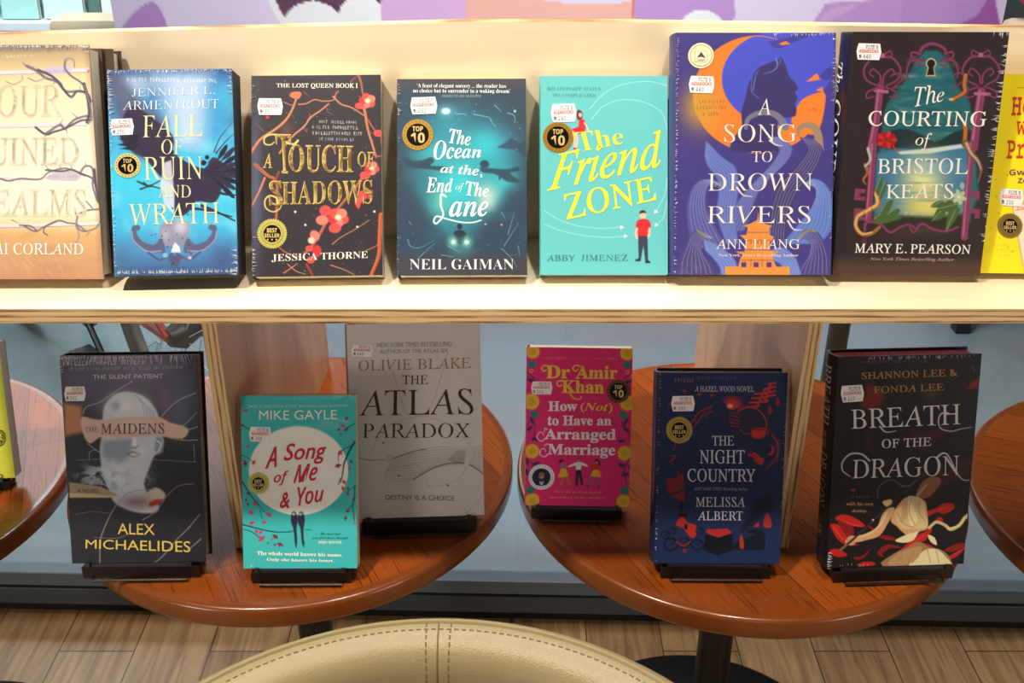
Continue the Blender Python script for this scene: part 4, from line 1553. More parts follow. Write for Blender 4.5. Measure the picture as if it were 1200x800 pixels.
# ---- dark teal night book
def art_night_sea():
    A = Art([(465.3, 93.6), (616.7, 92.3), (617.4, 323), (465.6, 323.7)], 0.1259, 0.1940, 210, (42, 56, 72), 7)
    OA, OB = fr(460, 85, .15), fr(460, 205, .15)
    A.fr = OA
    n = A.noise(40, 30, 5)
    A.mix((n - .35) * .9, (40, 84, 108))
    T1, T2, T3 = (40, 132, 160), (52, 190, 200), (120, 224, 220)
    A.glow(420, 420, 260, 220, T1, .8)
    A.glow(780, 620, 260, 230, T1, .9)
    A.glow(520, 900, 330, 420, T2, .95)
    A.glow(300, 640, 180, 130, T2, .6)
    A.glow(720, 560, 170, 150, T2, .7)
    A.glow(860, 870, 140, 180, T2, .7)
    A.glow(740, 985, 100, 130, (206, 222, 206), .75)
    A.glow(360, 1030, 90, 120, (120, 214, 170), .5)
    A.fr = OB
    A.poly([(90, 0), (240, 0), (520, 600), (470, 560)], T1, soft=8, alpha=.3)
    # dark corners and hedges of the printed scene
    for q in ([(20, 60), (150, 130), (250, 300), (330, 400), (470, 600), (470, 800), (20, 800)], [(1070, 100), (900, 140), (820, 300), (700, 390), (600, 590), (560, 800), (1070, 800)]):
        A.poly(q, (42, 62, 84), soft=9, alpha=.88)
    n = A.noise(22, 26, 9)
    A.mix((n - .5) * 1.2 * (A.Y > 250), (34, 92, 112))
    A.mix(np.clip((A.Y - 294) / 10, 0, 1) * .85, (60, 58, 66))
    A.mix(np.clip((112 - A.Y) / 14, 0, 1) * .9, (66, 64, 70))
    A.poly([(470, 590), (500, 560), (600, 560), (640, 600), (560, 650), (450, 640)], (56, 110, 118), soft=5, alpha=.7)
    # standing figure with two lights, and swimmers above
    K = (28, 44, 58)
    A.ell(522, 410, 20, 22, K)
    A.poly([(495, 440), (550, 440), (575, 470), (560, 490), (555, 540), (500, 540), (490, 490), (475, 465)], K, soft=.6, smooth=3)
    for x in (475, 577):
        A.glow(x, 530, 44, 44, (150, 232, 210), .8)
        A.ell(x, 530, 13, None, (246, 255, 230))
    A.fr = OA
    K2 = (36, 62, 82)
    A.poly([(80, 690), (110, 670), (160, 700), (240, 690), (300, 670), (325, 700), (300, 735), (420, 745), (400, 775), (240, 760), (130, 750)], K2, soft=1, smooth=4, alpha=.92)
    A.ell(718, 722, 36, 30, K2, soft=.8)
    A.poly([(690, 745), (760, 755), (900, 760), (980, 740), (990, 775), (920, 790), (960, 830), (1000, 860), (900, 860), (800, 800), (700, 785)], K2, soft=1, smooth=4, alpha=.92)
    A.poly([(820, 590), (870, 560), (930, 520), (990, 560), (1040, 540), (1040, 660), (960, 610), (890, 600)], (40, 60, 84), soft=1.2, smooth=4, alpha=.8)
    A.ell(836, 832, 8, 14, K2)
    A.ell(415, 308, 34, 24, (232, 246, 240), soft=1)
    A.glow(415, 308, 80, 60, (130, 200, 206), .5)
    for p in ([(630, 330), (700, 345), (760, 360), (775, 395), (810, 430)], [(500, 330), (560, 330), (575, 350)], [(800, 260), (850, 310)], [(900, 320), (950, 340), (960, 390)]):
        A.line(p, 9, (104, 176, 186), w2=4, alpha=.8)
    A.dots(50, (60, 200, 1030, 640), (2, 5), (170, 214, 220), 4, .6)
    A.ell(957, 306, 10, None, (120, 206, 190))
    A.fr = OB
    for k in range(26):
        x = A.rng.uniform(690, 980)
        y0 = A.rng.uniform(400, 560)
        A.line([(x, y0), (x + A.rng.uniform(-12, 12), y0 + A.rng.uniform(30, 90))], 6, (26, 66, 92), w2=2, alpha=.7, smooth=0)
    for p in ([(120, 510), (140, 560), (210, 575), (320, 520)], [(200, 660), (260, 600), (330, 540)], [(430, 560), (520, 605)], [(380, 630), (480, 645)], [(850, 580), (930, 660), (970, 725)], [(870, 560), (920, 480), (985, 380)], [(900, 470), (950, 300)], [(980, 560), (990, 640)], [(130, 370), (150, 400)], [(850, 300), (880, 350)]):
        A.line(p, 6, (120, 176, 190), w2=3, alpha=.75)
    A.dots(40, (60, 350, 1030, 640), (2, 4), (150, 200, 214), 5, .5)
    for x, yv in ((725, 390), (850, 396)):
        A.ell(x, yv, 7, None, (240, 150, 120))
    A.fr = OA
    W = (244, 248, 246)
    A.T('\u2018A feast of elegant sorcery ... the reader has', (190, 92, 888, 132), 'bold', W, 'quote_lettering', off=-.01)
    A.T('no choice but to surrender to a waking dream\u2019', (158, 132, 920, 172), 'bold', W, 'quote_lettering', off=-.01)
    A.T('ARMISTEAD MAUPIN', (376, 178, 694, 200), 'serif', (150, 166, 170), 'quote_lettering')
    A.T('The', [(445, 440), (612, 470), (608, 582), (440, 560)], 'bital', W)
    A.T('Ocean', [(322, 530), (692, 580), (692, 672), (318, 690)], 'bital', W)
    A.T('at the,', [(372, 722), (700, 735), (700, 830), (372, 800)], 'bital', W)
    A.fr = OB
    A.T('End', [(262, 20), (470, 35), (470, 145), (262, 148)], 'bital', W)
    A.T('of', [(492, 78), (558, 72), (556, 145), (490, 136)], 'ital', W)
    A.T('The', [(570, 50), (752, 80), (750, 182), (575, 170)], 'bital', W)
    A.T('ane', [(446, 215), (748, 215), (745, 330), (440, 336)], 'bital', W)
    A.line([(415, 175), (380, 160), (375, 240), (395, 320), (345, 385), (322, 370), (345, 330), (420, 350), (530, 375), (620, 378), (690, 360)], 15, W, w2=8)
    A.T('NEIL GAIMAN', (136, 662, 944, 742), 'bold', (246, 244, 238), 'author_lettering', off=-.014)
    return A


A = art_night_sea()
b = build_book('paperback_book', 'dark teal book with white brush lettering and a small lone figure', 'book', (-0.1111, 0.9414, 0.9582, 0.64, 32.31, 0.1259, 0.1940, 0.020), A, False, spine=(36, 56, 76), group=UP)
A.fr = fr(460, 85, .15)
price_sticker(A, b, (138, 200, 348, 332), '282', -2)
award_seal(A, b, 196, 495, 121, 'top', gold=(190, 152, 66))


# ---- turquoise romance paperback
def art_turquoise():
    A = Art([(633.6, 90.4), (783.5, 89), (782.8, 322), (634.3, 322.8)], 0.1234, 0.1925, 210, (100, 192, 194), 8)
    F = fr(620, 80, .325)
    A.fr = F
    n = A.noise(60, 60, 2)
    A.mix((n - .5) * .3, (130, 220, 220))
    W = (232, 248, 246)

    def dotted(pts, n=60):
        q = cr(pts, 30)
        d = np.r_[0, np.cumsum(np.hypot(*np.diff(q, axis=0).T))]
        for t in np.arange(0, d[-1], 7):
            A.ell(np.interp(t, d, q[:, 0]), np.interp(t, d, q[:, 1]), 1.5, None, W, alpha=.9)
    for p in ([(220, 150), (270, 95), (340, 60), (430, 48), (500, 62)], [(228, 185), (270, 140), (340, 115), (420, 125), (480, 160), (500, 220)], [(60, 520), (110, 550), (180, 572), (260, 580), (330, 576)], [(60, 568), (120, 590), (200, 606), (280, 612), (345, 608)], [(500, 400), (490, 460), (462, 515)], [(500, 480), (485, 540), (465, 562)]):
        dotted(p)
    for q in ([(330, 568), (344, 576), (330, 584)], [(344, 600), (357, 607), (344, 615)], [(455, 512), (468, 520), (452, 526)], [(456, 560), (468, 566), (455, 573)]):
        A.poly(q, W)
    # reclining woman and standing man of the cover drawing
    SK, HR, RD = (238, 188, 160), (96, 48, 40), (218, 44, 52)
    A.poly([(173, 160), (184, 154), (194, 166), (190, 190), (176, 188)], HR, smooth=4)
    A.ell(186, 172, 6, 8, SK)
    A.poly([(182, 190), (196, 186), (206, 206), (200, 236), (180, 240), (160, 236), (155, 224), (178, 214)], RD, smooth=3)
    A.line([(200, 200), (210, 215), (216, 230)], 5, SK)
    A.line([(160, 232), (166, 262), (165, 290)], 6, SK)
    A.line([(172, 236), (176, 262), (170, 290)], 6, SK)
    A.ell(166, 294, 6, 4, RD)
    A.ell(412, 530, 12, 15, SK)
    A.poly([(399, 528), (403, 516), (418, 515), (425, 526), (418, 524), (404, 526)], (70, 44, 40), smooth=3)
    A.poly([(398, 548), (426, 546), (440, 562), (438, 588), (430, 584), (428, 608), (394, 608), (394, 580), (386, 588), (388, 560)], RD, smooth=2)
    A.line([(390, 580), (386, 600), (392, 616)], 8, SK)
    A.line([(436, 580), (434, 600), (428, 612)], 8, SK)
    A.poly([(394, 606), (428, 606), (430, 690), (436, 702), (420, 700), (413, 640), (404, 692), (388, 694), (396, 684)], (58, 62, 82), smooth=0)
    A.poly([(384, 690), (404, 690), (402, 697), (384, 697)], (40, 38, 48))
    A.poly([(420, 697), (438, 697), (438, 704), (420, 704)], (40, 38, 48))
    Y, D = (246, 232, 60), (76, 132, 140)
    A.T('RELATIONSHIP STATUS:', [(66, 72), (262, 70), (262, 82), (66, 84)], 'bold', D, 'tagline_lettering', off=-.012)
    A.T("IT'S COMPLICATED.", [(86, 95), (244, 94), (244, 106), (86, 107)], 'bold', D, 'tagline_lettering', off=-.012)
    A.T('The', [(164, 236), (338, 218), (342, 276), (186, 306)], 'bold', Y, off=-.008)
    A.T('Friend', [(86, 312), (476, 222), (484, 356), (66, 450)], 'ital', Y, off=.006)
    A.T('ZONE', [(126, 458), (448, 390), (462, 478), (136, 552)], 'serif', Y, off=.006)
    A.T('ABBY  JIMENEZ', [(64, 676), (357, 674), (357, 696), (64, 698)], 'serif', (60, 118, 128), 'author_lettering')
    return A


A = art_turquoise()
b = build_book('paperback_book', 'turquoise book with slanting yellow lettering, on the plywood shelf', 'book', (0.0278, 0.9445, 0.9579, 0.15, 28.26, 0.1232, 0.1925, 0.022), A, False, spine=(90, 190, 196), group=UP)
A.fr = fr(620, 80, .325)
price_sticker(A, b, (80, 133, 172, 198), '280', -2)
award_seal(A, b, 105, 254, 55, 'top', gold=(176, 130, 50))


# ---- blue and orange moon hardback
def art_moon():
    A = Art([(784.8, 38), (981, 40), (972, 322.8), (785, 322.8)], 0.1561, 0.2290, 240, (66, 58, 128), 9)
    SA, SB = fr(780, 30, .1875), fr(780, 175, .1875)
    A.fr = SA
    n = A.noise(50, 50, 3)
    A.mix((n - .45) * .5, (84, 76, 160))
    O1, O2 = (222, 122, 48), (196, 152, 60)
    BL = (72, 80, 196)
    NV = (58, 50, 104)
    # orange moon, blue sky disc, wind-blown hair
    A.ell(570, 440, 430, 375, O1)
    A.glow(190, 520, 140, 170, O2, .9)
    A.ell(700, 340, 372, 300, BL)
    A.poly([(540, 60), (700, 80), (800, 50), (1060, 40), (1060, 420), (1000, 440), (900, 430), (840, 300), (700, 150)], BL, soft=1)
    A.poly([(990, 420), (1070, 300), (1075, 800), (960, 790), (1000, 560)], (66, 60, 140), soft=1)
    A.poly([(640, 110), (760, 80), (880, 48), (960, 50), (800, 110), (700, 150)], (66, 62, 146), soft=1.2, smooth=3)
    A.poly([(700, 120), (745, 104), (775, 122), (720, 130)], O1)
    A.line([(440, 105), (500, 78), (580, 70), (690, 92)], 9, (206, 120, 60), w2=4)
    A.poly([(875, 366), (945, 310), (968, 352)], O1)
    A.poly([(935, 420), (980, 396), (988, 432)], O1)
    A.poly([(960, 330), (1010, 280), (1075, 270), (1075, 340), (1000, 360)], (62, 60, 150), soft=1)
    A.poly([(830, 500), (880, 460), (990, 432), (995, 520), (960, 660), (900, 700), (800, 640), (780, 600)], O1, soft=.6, smooth=3)
    # head in profile looking right
    A.poly([(455, 560), (480, 470), (505, 370), (530, 330), (560, 280), (640, 240), (690, 225), (710, 205), (735, 240), (765, 330), (800, 365), (825, 410), (805, 425), (810, 450), (820, 470), (800, 510), (812, 530), (805, 580), (760, 590), (700, 595), (690, 640), (700, 720), (720, 800), (400, 800), (420, 700), (460, 640)], NV, soft=.6, smooth=3)
    A.line([(680, 215), (690, 260), (660, 295), (600, 312)], 12, (104, 110, 200), w2=3)
    A.line([(530, 420), (550, 320), (570, 290)], 7, (104, 110, 190), w2=3)
    A.line([(710, 220), (705, 250)], 6, (104, 110, 190), w2=3)
    A.line([(525, 340), (520, 420), (570, 470)], 5, (92, 96, 180))
    # curling waves made of fine lines
    def wave(outer, inner, col, lines=7, lc=(150, 160, 206)):
        o = cr(outer, 10)
        i = cr(inner, 10)
        n_ = min(len(o), len(i))
        o = o[np.linspace(0, len(o) - 1, n_).astype(int)]
        i = i[np.linspace(0, len(i) - 1, n_).astype(int)]
        A.poly(np.vstack([o, i[::-1]]), col, soft=.6)
        for k in range(1, lines):
            t = k / lines
            A.line(o * (1 - t) + i * t, 3.2, lc, smooth=0, alpha=.75)
    A.line([(485, 655), (500, 600), (560, 565), (640, 560), (700, 590), (740, 650)], 24, (112, 112, 132), w2=46)
    A.line([(820, 700), (830, 660), (870, 640), (920, 650), (950, 700), (955, 790)], 20, (150, 124, 104), w2=60)
    A.fr = SB
    wave([(700, -60), (780, 0), (760, 80), (640, 200), (560, 300), (480, 520)], [(620, -60), (700, 20), (640, 120), (560, 200), (450, 320), (320, 520)], (84, 90, 160))
    wave([(930, -40), (980, 20), (940, 140), (840, 260), (760, 420), (740, 600)], [(830, -60), (880, 20), (800, 130), (680, 260), (640, 420), (620, 600)], (66, 56, 108))
    wave([(230, -40), (330, 60), (420, 130), (440, 260), (420, 420), (440, 600)], [(220, 60), (240, 120), (300, 200), (310, 300), (300, 420), (360, 600)], (90, 104, 180))
    wave([(330, 240), (270, 205), (190, 210), (130, 280), (110, 420), (140, 620)], [(320, 240), (270, 230), (240, 260), (230, 340), (260, 440), (380, 640)], (84, 84, 152))
    wave([(870, 220), (920, 200), (990, 230), (1035, 320), (1030, 500), (960, 600)], [(880, 235), (930, 260), (930, 320), (890, 400), (820, 480), (720, 600)], (88, 116, 190), 8)
    wave([(270, 560), (210, 520), (140, 535), (100, 620), (60, 700), (50, 790)], [(265, 570), (225, 570), (200, 620), (230, 680), (280, 740), (300, 790)], (74, 66, 122), 8)
    wave([(810, 580), (850, 520), (930, 520), (980, 580), (1020, 680), (1025, 790)], [(820, 580), (860, 570), (900, 600), (880, 680), (830, 740), (800, 790)], (72, 62, 124), 8)
    wave([(650, 640), (720, 620), (800, 680), (840, 790)], [(650, 700), (700, 720), (730, 760), (740, 790)], (100, 122, 196), 6)
    wave([(220, 570), (330, 620), (420, 700), (440, 790)], [(230, 640), (280, 690), (320, 740), (330, 790)], (100, 122, 196), 6)
    for p in ([(290, 240), (330, 225)], [(240, 560), (180, 520)], [(830, 560), (880, 520), (930, 522)]):
        A.line(p, 14, (150, 140, 90), alpha=.7)
    # pagoda
    O3 = (226, 140, 66)
    A.poly([(358, 738), (440, 738), (455, 680), (480, 660), (480, 640), (660, 640), (655, 680), (680, 738), (765, 738), (765, 790), (355, 790)], O3)
    A.poly([(420, 648), (700, 648), (668, 662), (455, 662)], O3)
    A.poly([(450, 548), (490, 545), (500, 500), (470, 490), (520, 475), (560, 455), (566, 405), (572, 455), (610, 478), (655, 490), (636, 505), (640, 545), (668, 560), (640, 590), (640, 640), (480, 640), (488, 580)], O3)
    for yv, x0, x1 in ((530, 500, 630), (578, 495, 640), (634, 480, 655), (700, 460, 670)):
        A.line([(x0, yv), (x1, yv)], 5, (120, 74, 84), smooth=0, alpha=.8)
    for x in (475, 553, 635):
        A.poly([(x - 16, 712), (x + 16, 712), (x + 16, 742), (x - 16, 742)], (74, 58, 110))
    for x in (520, 590):
        A.line([(x, 690), (x, 738)], 5, (150, 84, 70), smooth=0)
    for k in range(5):
        A.ell(520 + k * 22, 592, 4, 8, (120, 74, 84))
    A.fr = SA
    for yy, a, c in ((488, 185, 345), (525, 170, 365), (565, 210, 315)):
        A.smalltype(a, yy, c, 20, (150, 96, 40), yy)
    A.smalltype(885, 542, 945, 16, (160, 84, 50), 7)
    W = (232, 222, 214)
    A.T('A', (545, 470, 630, 572), 'serif', W, off=-.006)
    A.T('SONG', (336, 632, 788, 745), 'serif', W, off=-.006)
    A.line([(640, 735), (680, 762), (722, 768)], 12, W, w2=3)
    A.fr = SB
    A.T('TO', (510, 28, 636, 96), 'serif', W, off=-.006)
    A.T('DROWN', (236, 165, 888, 275), 'serif', W, off=-.006)
    A.line([(430, 255), (470, 300), (528, 310)], 12, W, w2=3)
    A.T('RIVERS', (234, 368, 872, 475), 'serif', W, off=-.006)
    A.line([(755, 460), (790, 510), (845, 515)], 12, W, w2=3)
    A.T('ANN LIANG', (288, 572, 806, 632), 'serif', W, 'author_lettering', off=.0)
    A.T('New York Times Bestselling Author', (306, 660, 796, 682), 'bold', (238, 214, 206), 'tagline_lettering', off=-.01)
    return A


A = art_moon()
b = build_book('hardcover_book', 'large blue hardback with an orange moon and a dark head in profile', 'book', (0.1552, 0.9386, 0.9607, -0.29, 24.31, 0.1515, 0.2290, 0.032), A, True, spine=(60, 56, 120), group=UP)
A.fr = fr(780, 30, .1875)
price_sticker(A, b, (110, 325, 272, 432), '440', 2)
award_seal(A, b, 185, 193, 82, 'club')


# ---- black gate hardback
def art_gate():
    A = Art([(993, 37), (1186, 39), (1145, 324), (978, 323)], 0.1447, 0.2276, 240, (46, 36, 38), 10)
    CA, CB = fr(975, 30, .18755), fr(975, 175, .18755)
    A.fr = CB
    n = A.noise(50, 40, 3)
    A.mix((n - .45) * .5, (70, 52, 50))
    A.mix(np.clip((A.Y - 300) / 14, 0, 1) * .55, (104, 74, 58))
    A.fr = CA
    TL_, DK = (34, 96, 104), (30, 44, 52)
    A.poly([(480, 300), (560, 180), (610, 170), (670, 180), (750, 300), (780, 400), (860, 520), (880, 780), (860, 1200), (310, 1200), (300, 700), (330, 520), (430, 390)], TL_, soft=2, smooth=3)
    n = A.noise(24, 7, 5)
    A.mix((n - .55) * 2.0 * (np.hypot((A.X - 1090) / 46, (A.Y - 120) / 60) < 1), (110, 150, 140))
    A.mix((.42 - n) * 2.0 * (np.hypot((A.X - 1090) / 50, (A.Y - 130) / 70) < 1), (18, 58, 70))
    A.poly([(300, 720), (400, 680), (520, 700), (640, 760), (760, 700), (860, 690), (870, 800), (300, 800)], DK, soft=1.4, smooth=3)
    A.fr = CB
    A.poly([(270, 60), (420, 30), (640, 45), (840, 10), (850, 480), (260, 480)], (58, 112, 148), soft=2)
    A.poly([(400, 50), (600, 30), (830, 0), (830, 25), (600, 62), (420, 66)], (190, 206, 214), soft=1)
    A.glow(560, 220, 150, 180, (226, 222, 150), 1.0)
    A.glow(590, 390, 200, 110, (220, 206, 110), .95)
    A.glow(640, 150, 200, 60, (120, 170, 200), .6)
    n = A.noise(30, 3, 8)
    A.mix((n - .56) * 2.2 * (A.Y > 190) * (A.Y < 262) * (np.abs(A.X - 1080) < 48), (80, 130, 150))
    A.poly([(300, 470), (420, 440), (640, 450), (820, 430), (850, 520), (300, 520)], (46, 46, 34), soft=2.5)
    PK, PK2, PKD = (126, 58, 92), (168, 92, 124), (84, 38, 62)

    def curl(pts, w=13, c=PK):
        A.line(pts, w * 1.35, PKD, w2=w)
        A.line(pts, w * .8, c, w2=w * .55)
    A.fr = CA
    # key-shaped posts
    A.line([(285, 400), (268, 600), (232, 800)], 46, PK, smooth=0)
    A.line([(275, 400), (255, 620), (222, 800)], 12, PK2, smooth=0)
    A.line([(935, 440), (905, 620), (880, 800)], 52, PK, smooth=0)
    A.line([(925, 440), (895, 620), (866, 800)], 14, PK2, smooth=0)
    A.line([(250, 430), (330, 440)], 20, PK2, smooth=0)
    A.line([(895, 455), (985, 460)], 20, PK2, smooth=0)
    for cx, sy in ((295, 290), (935, 290)):
        for sx in (1, -1):
            X = lambda d: cx + sx * d
            curl([(X(10), sy - 80), (X(70), sy - 70), (X(118), sy), (X(100), sy + 70), (X(30), sy + 110)], 15)
            curl([(X(6), sy + 100), (X(14), sy + 40), (X(60), sy), (X(80), sy + 30), (X(55), sy + 50)], 12)
            curl([(X(15), sy - 100), (X(50), sy - 120), (X(60), sy - 90), (X(30), sy - 85)], 10)
            curl([(X(20), sy + 120), (X(90), sy + 150), (X(95), sy + 190), (X(50), sy + 180)], 12)
        A.ell(cx, sy - 90, 16, None, PK2)
    curl([(535, 190), (560, 145), (620, 122), (690, 150), (715, 195)], 24)
    for sx in (1, -1):
        X = lambda d: 620 + sx * d
        curl([(X(80), 190), (X(130), 180), (X(135), 210), (X(100), 230)], 14)
        curl([(X(60), 230), (X(140), 240), (X(165), 300), (X(160), 350)], 14)
        curl([(X(60), 240), (X(90), 240), (X(80), 275), (X(55), 265)], 10)
    for cx in (400, 800):
        curl([(cx - 40, 330), (cx, 320), (cx + 30, 350), (cx, 385), (cx - 40, 420)], 11)
    # keyhole
    A.ell(612, 255, 34, 36, (196, 176, 124))
    A.poly([(594, 270), (628, 270), (642, 340), (576, 340)], (196, 176, 124))
    A.ell(612, 256, 26, 28, (30, 22, 20))
    A.poly([(600, 268), (624, 268), (634, 332), (584, 332)], (30, 22, 20))
    # snakes
    def snake(p, w):
        A.line(p, w, (92, 52, 30), w2=w * .8)
        A.line(p, w * .7, (178, 104, 54), w2=w * .5)
        q = cr(A.P(p), 4)
    snake([(835, 335), (825, 400), (830, 440), (790, 470), (750, 490)], 34)
    A.ell(742, 492, 16, 9, (206, 170, 110))
    snake([(825, 650), (830, 700), (820, 780)], 40)
    A.ell(330, 748, 60, 42, (150, 30, 30), soft=1)
    for k in range(10):
        a = 2 * PI * k / 10
        A.ell(330 + 44 * math.cos(a), 748 + 36 * math.sin(a), 22, 15, ((196, 44, 38), (150, 26, 28))[k % 2], rot=math.degrees(a))
    A.fr = CB
    A.line([(250, 0), (240, 200), (225, 470)], 42, PK, smooth=0)
    A.line([(240, 0), (230, 200), (215, 470)], 10, PK2, smooth=0)
    A.line([(872, 0), (845, 250), (815, 570)], 42, PK, smooth=0)
    A.line([(862, 0), (836, 250), (808, 560)], 11, PK2, smooth=0)
    for y0 in (280, 400):
        A.poly([(140, y0 - 5), (205, y0), (205, y0 + 25), (170, y0 + 25), (170, y0 + 45), (205, y0 + 45), (205, y0 + 70), (135, y0 + 65)], PK)
    for y0 in (290, 400):
        A.poly([(845, y0), (915, y0 + 5), (910, y0 + 60), (880, y0 + 60), (880, y0 + 30), (845, y0 + 30)], PK)
    curl([(205, 560), (215, 480), (300, 490), (360, 540), (420, 510), (480, 495), (520, 520)], 17)
    curl([(520, 520), (560, 490), (620, 520), (700, 535), (780, 510)], 17)
    curl([(480, 500), (500, 540), (530, 525)], 12)
    A.line([(200, 130), (215, 180), (190, 220), (205, 250)], 24, (150, 96, 50), w2=8)
    A.line([(215, 30), (230, 100), (200, 140)], 20, (170, 170, 160), w2=12)
    A.line([(830, 0), (860, 60), (900, 100), (925, 160), (905, 240)], 44, (120, 80, 56), w2=10)
    A.line([(835, 0), (862, 60), (902, 105), (922, 160)], 20, (196, 176, 150), w2=8, alpha=.8)
    A.line([(275, 300), (285, 370), (220, 410), (165, 440), (150, 500), (190, 550), (250, 545), (295, 510)], 36, (150, 98, 52), w2=20)
    A.line([(270, 310), (278, 370), (215, 412), (162, 445), (150, 500), (190, 548), (250, 540)], 20, (206, 166, 104), w2=10)
    A.dots(26, (150, 300, 285, 545), (3, 6), (96, 54, 30), 4, .8)
    G1, G2, G3 = (70, 96, 52), (120, 142, 84), (44, 64, 40)
    for q in ([(270, 470), (330, 370), (380, 350), (330, 450)], [(280, 480), (390, 400), (420, 420), (330, 480)], [(300, 300), (330, 230), (340, 250), (300, 350)], [(270, 280), (300, 200), (310, 230), (285, 320)], [(260, 460), (300, 430), (440, 450), (300, 490)]):
        A.poly(q, G1, smooth=3)
        A.line([q[0], q[1]], 5, G2, smooth=0)
    for q in ([(705, 530), (720, 420), (770, 390), (790, 410), (760, 470)], [(620, 470), (660, 390), (700, 385), (690, 450)], [(610, 390), (640, 360), (690, 350), (680, 390)], [(660, 400), (720, 350), (780, 370), (740, 420)]):
        A.poly(q, G1, smooth=3)
        A.line([q[0], q[2]], 6, G2)
    for k in range(6):
        a = 2 * PI * k / 6 + .3
        A.ell(785 + 26 * math.cos(a), 330 + 26 * math.sin(a), 22, 13, (170, 190, 160), rot=math.degrees(a))
    A.ell(785, 330, 9, None, (226, 220, 150))
    A.ell(805, 262, 14, 22, (150, 176, 160))
    A.poly([(360, 0), (415, 50), (400, 48), (370, 20)], (196, 40, 34))
    A.fr = CB
    A.ell(205, 590, 16, 30, PKD)
    W = (238, 232, 224)
    A.fr = CA
    A.T('The', [(500, 395), (690, 405), (688, 502), (500, 540)], 'ital', W, off=.0)
    A.T('COURTING', [(212, 562), (962, 570), (948, 668), (212, 660)], 'serif', W, off=.002)
    A.T('of', [(508, 708), (612, 705), (600, 830), (508, 800)], 'ital', W, off=.0)
    A.fr = CB
    A.T('BRISTOL', [(276, 92), (838, 92), (830, 192), (276, 186)], 'serif', W, off=.0)
    A.T('KEATS', [(330, 252), (746, 248), (740, 340), (330, 338)], 'serif', W, off=.0)
    A.T('a novel', [(440, 408), (580, 412), (578, 442), (440, 438)], 'bold', (190, 180, 150), 'tagline_lettering', off=-.01)
    A.T('MARY E. PEARSON', [(148, 604), (846, 614), (840, 668), (146, 660)], 'serif', W, 'author_lettering', off=.004)
    A.T('New York Times Bestselling Author', [(240, 684), (744, 690), (742, 714), (240, 708)], 'ital', (190, 168, 146), 'tagline_lettering')
    return A


A = art_gate()
b = build_book('hardcover_book', 'large dark hardback with ornate pink iron gate posts and a keyhole', 'book', (0.3118, 0.9489, 0.9554, -0.57, 12.69, 0.1432, 0.2276, 0.036), A, True, spine=(26, 26, 30), group=UP,
               spine_text=[('The', .12, .24, 'ital', (230, 226, 220), .5), ('COURTING', .27, .86, 'serif', (230, 226, 220), .55)])
A.fr = fr(975, 30, .18755)
price_sticker(A, b, (124, 118, 284, 228), '440', 2)


# ---- yellow paperback cut by the frame
def art_yellow():
    A = Art([(1160, 88), (1325, 88), (1298, 322), (1140, 322)], 0.1309, 0.1897, 170, (250, 226, 32), 11)
    F = fr(1100, 60, .3623)
    A.fr = F
    n = A.noise(60, 60, 2)
    A.mix((n - .5) * .2, (252, 236, 80))
    A.poly([(222, 505), (420, 470), (440, 720), (262, 722)], (246, 222, 196))
    A.line([(222, 505), (262, 722)], 3, (232, 130, 120), smooth=0)
    A.line([(222, 505), (420, 470)], 3, (232, 130, 120), smooth=0)
    A.line([(232, 520), (420, 488)], 3, (232, 130, 120), smooth=0)
    A.smalltype(240, 512, 300, 8, (214, 70, 66), 3)
    for yy in (632, 648, 666):
        A.smalltype(165, yy, 212, 6, (190, 168, 60), yy, .7)
    for k in range(12):
        A.ell(A.rng.uniform(140, 230), A.rng.uniform(370, 700), 2.2, None, (150, 130, 40), alpha=.7)
    RD, PU, K = (210, 64, 34), (112, 60, 88), (40, 36, 34)
    A.T('Ho', [(222, 152), (290, 152), (288, 212), (218, 214)], 'mono', RD, off=.012)
    A.T('We', [(236, 232), (300, 230), (298, 274), (233, 276)], 'mono', RD, off=.012)
    A.T('Pro', [(206, 294), (296, 292), (294, 352), (202, 354)], 'mono', RD, off=.012)
    A.T('Gwe', [(212, 388), (285, 386), (284, 404), (212, 408)], 'sansb', PU, 'author_lettering')
    A.T('Zep', [(240, 416), (288, 414), (287, 436), (239, 438)], 'sansb', PU, 'author_lettering')
    A.T('\u2014Ali', [(238, 116), (288, 114), (288, 124), (238, 126)], 'bital', K, 'quote_lettering')
    return A


A = art_yellow()
b = build_book('paperback_book', 'yellow paperback with orange lettering, rightmost in the upper row', 'book', (0.4564, 0.9565, 0.9543, -1.87, 18.0, 0.1309, 0.1897, 0.022), A, False, spine=(240, 214, 40), group=UP)
A.fr = fr(1100, 60, .3623)
price_sticker(A, b, (180, 452, 258, 506), '330', 3)
award_seal(A, b, 214, 570, 41, 'best', gold=(150, 124, 60))


